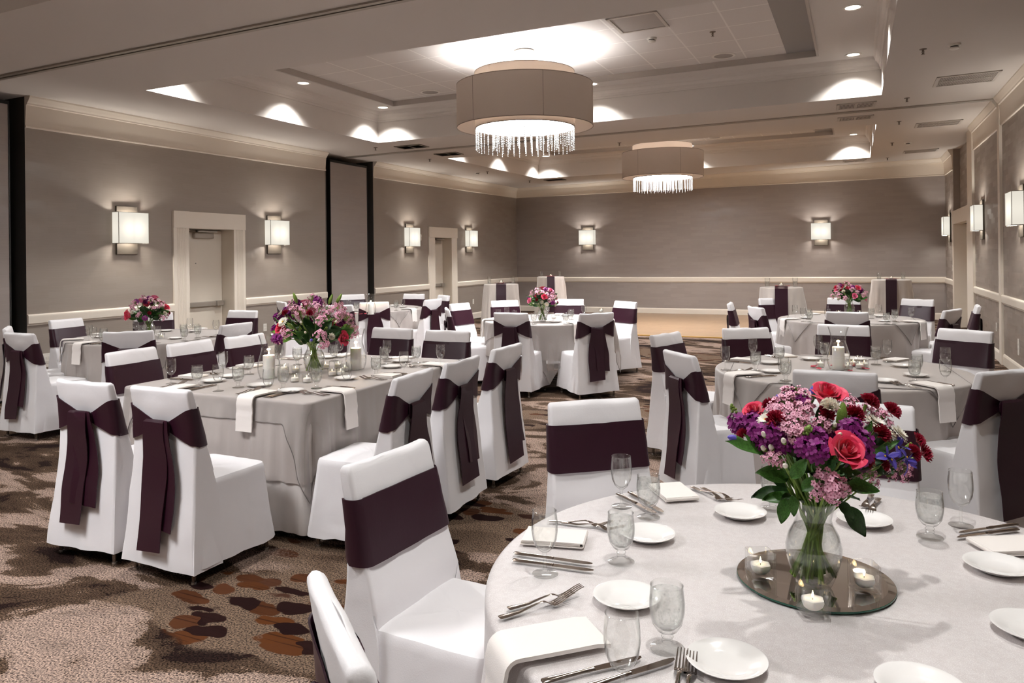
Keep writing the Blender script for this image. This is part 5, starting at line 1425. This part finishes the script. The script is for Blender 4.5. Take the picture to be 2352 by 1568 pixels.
vase((t1v.x, t1v.y, ZM + .008), 1.0, 'clear glass vase on the round mirror tray', 'T1')
bouquet_px((t1v.x, t1v.y, ZM + .008), 'large bouquet of pink roses and purple stock above the mirror tray', items, 1)
# mirror tray
t = thing('mirror_tray', 'round mirror tray with angled rim and green glass edge under the vase', 'mirror', (MIR.x, MIR.y, ZM), 0)
g = G(); g.lathe([(.160, .0064), (.0005, .0064)], 72); obj('mirror_face', g, 'mirror_glass', t)
g = G(); g.lathe([(.1775, .0044), (.160, .0064)], 72); obj('bevel', g, 'mirror_glass', t, sm=False)
g = G(); g.lathe([(.0005, .0002), (.1775, .0002), (.1782, .001), (.1782, .0038), (.1775, .0044)], 72); obj('glass_edge', g, 'mirror_edge', t)
def square_votive(p, rz, where):
    t = thing('square_votive_holder', 'square clear glass votive holder ' + where, 'candle holder', p, rz, 'square votive holders on the mirror tray')
    g = G(); a, h, w = .029, .060, .0035
    def sq(s, z): return [(x * s, y * s, z) for x, y, _, _ in rrect(1, -1, 1, .22, 4, 3)]
    g.rings([sq(a - .002, 0), sq(a, .002), sq(a, h), sq(a - w, h), sq(a - w, .008), sq(.001, .008)], True, False); obj('glass_body', g, 'chimney_glass', t)
    c = thing('floating_candle', 'cream scalloped candle lit inside the votive holder ' + where, 'candle', (p[0], p[1], p[2] + .0085), rz, 'candles on the mirror tray')
    g = G(); rr = []
    for r, z in ((.0005, 0), (.014, 0), (.020, .006), (.0235, .015), (.0225, .021), (.018, .022), (.0005, .018)): rr.append([(r * (1 + .07 * sin(6 * q * 2 * pi / 36) * (z > .004)) * cos(2 * pi * q / 36), r * (1 + .07 * sin(6 * q * 2 * pi / 36) * (z > .004)) * sin(2 * pi * q / 36), z) for q in range(36)])
    g.rings(rr); obj('wax_body', g, 'wax', c); flame(c, .021, .75)
for (x, y), rz, wh in (((1747, 1322), .5, 'left of the vase'), ((1985, 1353), .35, 'right of the vase'), ((1867, 1405), .45, 'in front of the vase')):
    p = at_z(x, y, ZM + .007); square_votive((p.x, p.y, ZM + .007), rz, wh)

# dome bouquets for the other tables
def bouquet_dome(loc, S, label, seed, mix, hz=.20, spread=.21, up=.20):
    rnd = random.Random(seed); t = thing('flower_bouquet', label, 'flower bouquet', loc, 0, 'table bouquets'); t.scale = (S, S, S); ends = []
    n = sum(c for _, c, _ in mix); kinds = [(k, s) for k, c, s in mix for _ in range(c)]; rnd.shuffle(kinds)
    for k, (kind, size) in enumerate(kinds):
        f = (k + .5) / n; b = math.acos(clamp(1 - f * 1.15, -1, 1)); a = k * 2.39996
        sx = spread * rnd.uniform(.86, 1.1); 
        if kind in ('leaf', 'dark_leaf', 'blade'): b = rnd.uniform(1.25, 1.75); sx *= .62
        d = Vector((sin(b) * cos(a), sin(b) * sin(a), cos(b)))
        p = Vector((d.x * sx, d.y * sx, hz + .04 + d.z * up * rnd.uniform(.85, 1.1)))
        bloom(t, kind, p, size, d + Vector((0, 0, .25)), k % 3, k * 1.1)
        if k % 2 == 0 and kind not in ('wax', 'leaf', 'dark_leaf'): ends.append(tuple(p - d * size * .4))
    stems(t, (ends * 2)[:34], .165, .022, seed=seed, lean=.052)
    # dark foliage filling between the blooms
    for k in range(26):
        a = k * 2.4; b = rnd.uniform(.3, 1.65); d = Vector((sin(b) * cos(a), sin(b) * sin(a), cos(b))); bloom(t, 'dark_leaf', Vector((d.x * .05, d.y * .05, hz + .01 + .03 * d.z)), .13, d, k % 3, k)
    return t
MIXB = [('rose', 4, .044), ('pale_rose', 2, .036), ('stock', 12, .036), ('wax', 24, .038), ('daisy', 3, .032), ('carnation', 6, .020), ('bud', 7, .010), ('white_carnation', 3, .02), ('green_bud', 4, .014), ('leaf', 18, .12), ('dark_leaf', 6, .11), ('iris_bud', 3, .014), ('lily_bud', 4, .07)]
MIXS = [('rose', 4, .040), ('pale_rose', 3, .036), ('stock', 5, .030), ('wax', 16, .034), ('daisy', 2, .028), ('carnation', 5, .019), ('bud', 4, .010), ('white_carnation', 3, .022), ('leaf', 9, .10), ('dark_leaf', 5, .10)]
def centre(table, px, S, vl, bl, seed, mix, spread, up):
    p = at_z(px[0], px[1], ZT + .005); loc = (p.x, p.y, ZT + .006)
    vase(loc, S, vl, table); bouquet_dome(loc, S, bl, seed, mix, .19, spread, up)
centre('T2', (722, 858), 1.14, 'clear glass vase on the rectangular table between two hurricane candles', 'large bouquet of roses and pink waxflower on the rectangular table', 5, MIXB, .225, .215)
centre('T3', (342, 776), 1.0, 'clear glass vase on the round table by the nearer door', 'small rose bouquet on the round table by the nearer door', 8, MIXS, .19, .17)
centre('T5', (1246, 739), 1.0, 'clear glass vase on the table before the dance floor', 'small rose and waxflower bouquet before the dance floor', 11, MIXS, .17, .17)
centre('T7', (1951, 724), 1.0, 'clear glass vase on the far round table near the right wall', 'small pink and white bouquet on the far right-hand table', 14, MIXS, .19, .165)
# hurricane candles
def hurricane(px, label_g, label_c, S=1.0, z=ZT + .005):
    p = at_z(px[0], px[1], z)
    t = thing('hurricane_glass', label_g, 'hurricane lamp', (p.x, p.y, z), 0, 'glass hurricanes'); t.scale = (S, S, S)
    pro = [(.050, 0), (.058, .003), (.070, .04), (.0735, .075), (.070, .11), (.058, .15), (.048, .185), (.0475, .21), (.052, .24), (.062, .275), (.066, .285)]
    g = G(); g.lathe(pro + [(r - .0022, z_) for r, z_ in pro[::-1]], 40); obj('glass_chimney', g, 'chimney_glass', t)
    c = thing('pillar_candle', label_c, 'candle', (p.x, p.y, z + .001), 0, 'white pillar candles'); c.scale = (S, S, S)
    g = G(); g.lathe([(.0005, 0), (.038, 0), (.0385, .002), (.0385, .146), (.036, .150), (.028, .148), (.0005, .144)], 32); obj('wax_body', g, 'wax', c); flame(c, .148, 1.5); lamp('candle_light', 'POINT', (p.x, p.y, z + .166 * S), 3.0, (1.0, .72, .42), shadow_soft_size=.012)
hurricane((618, 868), 'clear hurricane glass left of the bouquet on the rectangular table', 'white pillar candle lit inside the hurricane left of the bouquet')
hurricane((818, 848), 'clear hurricane glass right of the bouquet on the rectangular table', 'white pillar candle lit inside the hurricane right of the bouquet')
hurricane((1926, 848), 'clear hurricane glass on the table behind the mirror-tray table', 'white pillar candle lit on the table behind the mirror-tray table')
hurricane((852, 722), 'clear hurricane glass on the round table by the folding partition', 'white pillar candle lit on the table by the folding partition')
zv = ZT + .005
for k, (x, y) in enumerate([(679, 856), (677, 877), (653, 852), (705, 878), (763, 863), (777, 845), (783, 862), (748, 846), (792, 853)]):
    p = at_z(x, y, zv); o = obj('votive_cup', VOT, None, None, (p.x, p.y, zv)); tag(o, '', 'candle holder', 'votive cups on the rectangular table'); order(o, 'T2', 'round clear votive cup')
    c = obj('votive_candle', VOTW, None, None, (p.x, p.y, zv + .0005)); tag(c, '', 'candle', 'votive candles on the rectangular table'); order(c, 'T2', 'small lit votive candle'); flame(c, .030, .75)
for tk, lst in (('T6', [(1884, 842), (1948, 848), (1975, 846), (1985, 843), (1960, 840)]), ('T5', [(1272, 733), (1381, 716)]), ('T3', [(371, 777)]), ('T7', [(1926, 722), (1975, 722)])):
    for x, y in lst:
        p = at_z(x, y, zv); o = obj('votive_cup', VOT, None, None, (p.x, p.y, zv)); tag(o, '', 'candle holder', 'votive cups on ' + NAME[tk]); order(o, tk, 'round clear votive cup')
        c = obj('votive_candle', VOTW, None, None, (p.x, p.y, zv + .0005)); tag(c, '', 'candle', 'votive candles on ' + NAME[tk]); order(c, tk, 'small lit votive candle'); flame(c, .030, .75)
SH = dict(T4='round table by folding partition', T6='table behind mirror-tray table')
rnd = random.Random(3)
for tk, (x, y), n in (('T6', (1926, 846), 10), ('T4', (836, 720), 5)):
    p = at_z(x, y, zv)
    for k in range(n):
        a = rnd.uniform(0, 6.28); d = rnd.uniform(.10, .18); o = obj('rose_petal', PETAL[k % 2], None, None, (p.x + d * cos(a), p.y + d * sin(a), zv + .001), rnd.uniform(0, 6)); o.scale = (1.4,) * 3
        tag(o, 'loose red rose petal around the hurricane on ' + SH[tk], 'petal', 'rose petals on ' + NAME[tk])
# labels by order from the left
ORD = ['first', 'second', 'third', 'fourth', 'fifth', 'sixth', 'seventh', 'eighth', 'ninth', 'tenth', 'eleventh', 'twelfth', 'thirteenth', 'fourteenth', 'fifteenth', 'sixteenth', 'seventeenth', 'eighteenth', 'nineteenth', 'twentieth']
SH = dict(T1='mirror-tray table', T2='rectangular table', T3='round table by nearer door', T4='round table by folding partition', T5='round table before dance floor', T6='table behind mirror-tray table', T7='far right-hand round table')
for (tk, kind), os_ in LAB.items():
    os_.sort(key=lambda o: proj(o.location)[0])
    if len(os_) == 1: os_[0]['label'] = '%s, the only one on %s' % (kind, SH[tk]); continue
    for k, o in enumerate(os_):
        o['label'] = '%s, %s from left on %s' % (kind, ORD[k] if k < 20 else 'number %d' % (k + 1), SH[tk])

# ================================================================ CAMERA, WORLD, VIEW
cam = bpy.data.cameras.new('camera'); co = bpy.data.objects.new('camera', cam); C.objects.link(co)
cam.sensor_fit = 'HORIZONTAL'; cam.sensor_width = 36.0; cam.lens = F * 36.0 / 2352; cam.shift_x = 0; cam.shift_y = -(784 - CY) / 2352; cam.clip_start = .05; cam.clip_end = 80
c, s = cos(PHI), sin(PHI)
r_ = RV * c - UV * s; u_ = RV * s + UV * c; b_ = -FV
co.matrix_world = Matrix(((r_.x, u_.x, b_.x, 0), (r_.y, u_.y, b_.y, 0), (r_.z, u_.z, b_.z, H), (0, 0, 0, 1)))
sc = bpy.context.scene; sc.camera = co
w = bpy.data.worlds.new('world'); sc.world = w; w.use_nodes = True
bg = w.node_tree.nodes.get('Background'); bg.inputs[0].default_value = (.5, .45, .4, 1); bg.inputs[1].default_value = .02
vs = sc.view_settings; vs.view_transform = 'Standard'; vs.look = 'None'; vs.exposure = -0.03; vs.gamma = 1.0; vs.use_curve_mapping = False
cy = sc.cycles
cy.use_denoising = True; cy.max_bounces = 8; cy.diffuse_bounces = 4; cy.glossy_bounces = 3; cy.transmission_bounces = 6; cy.transparent_max_bounces = 24
cy.caustics_reflective = False; cy.caustics_refractive = False; cy.sample_clamp_indirect = 4.0; cy.blur_glossy = .5
cy.use_light_tree = True; cy.use_adaptive_sampling = True; cy.adaptive_threshold = .16
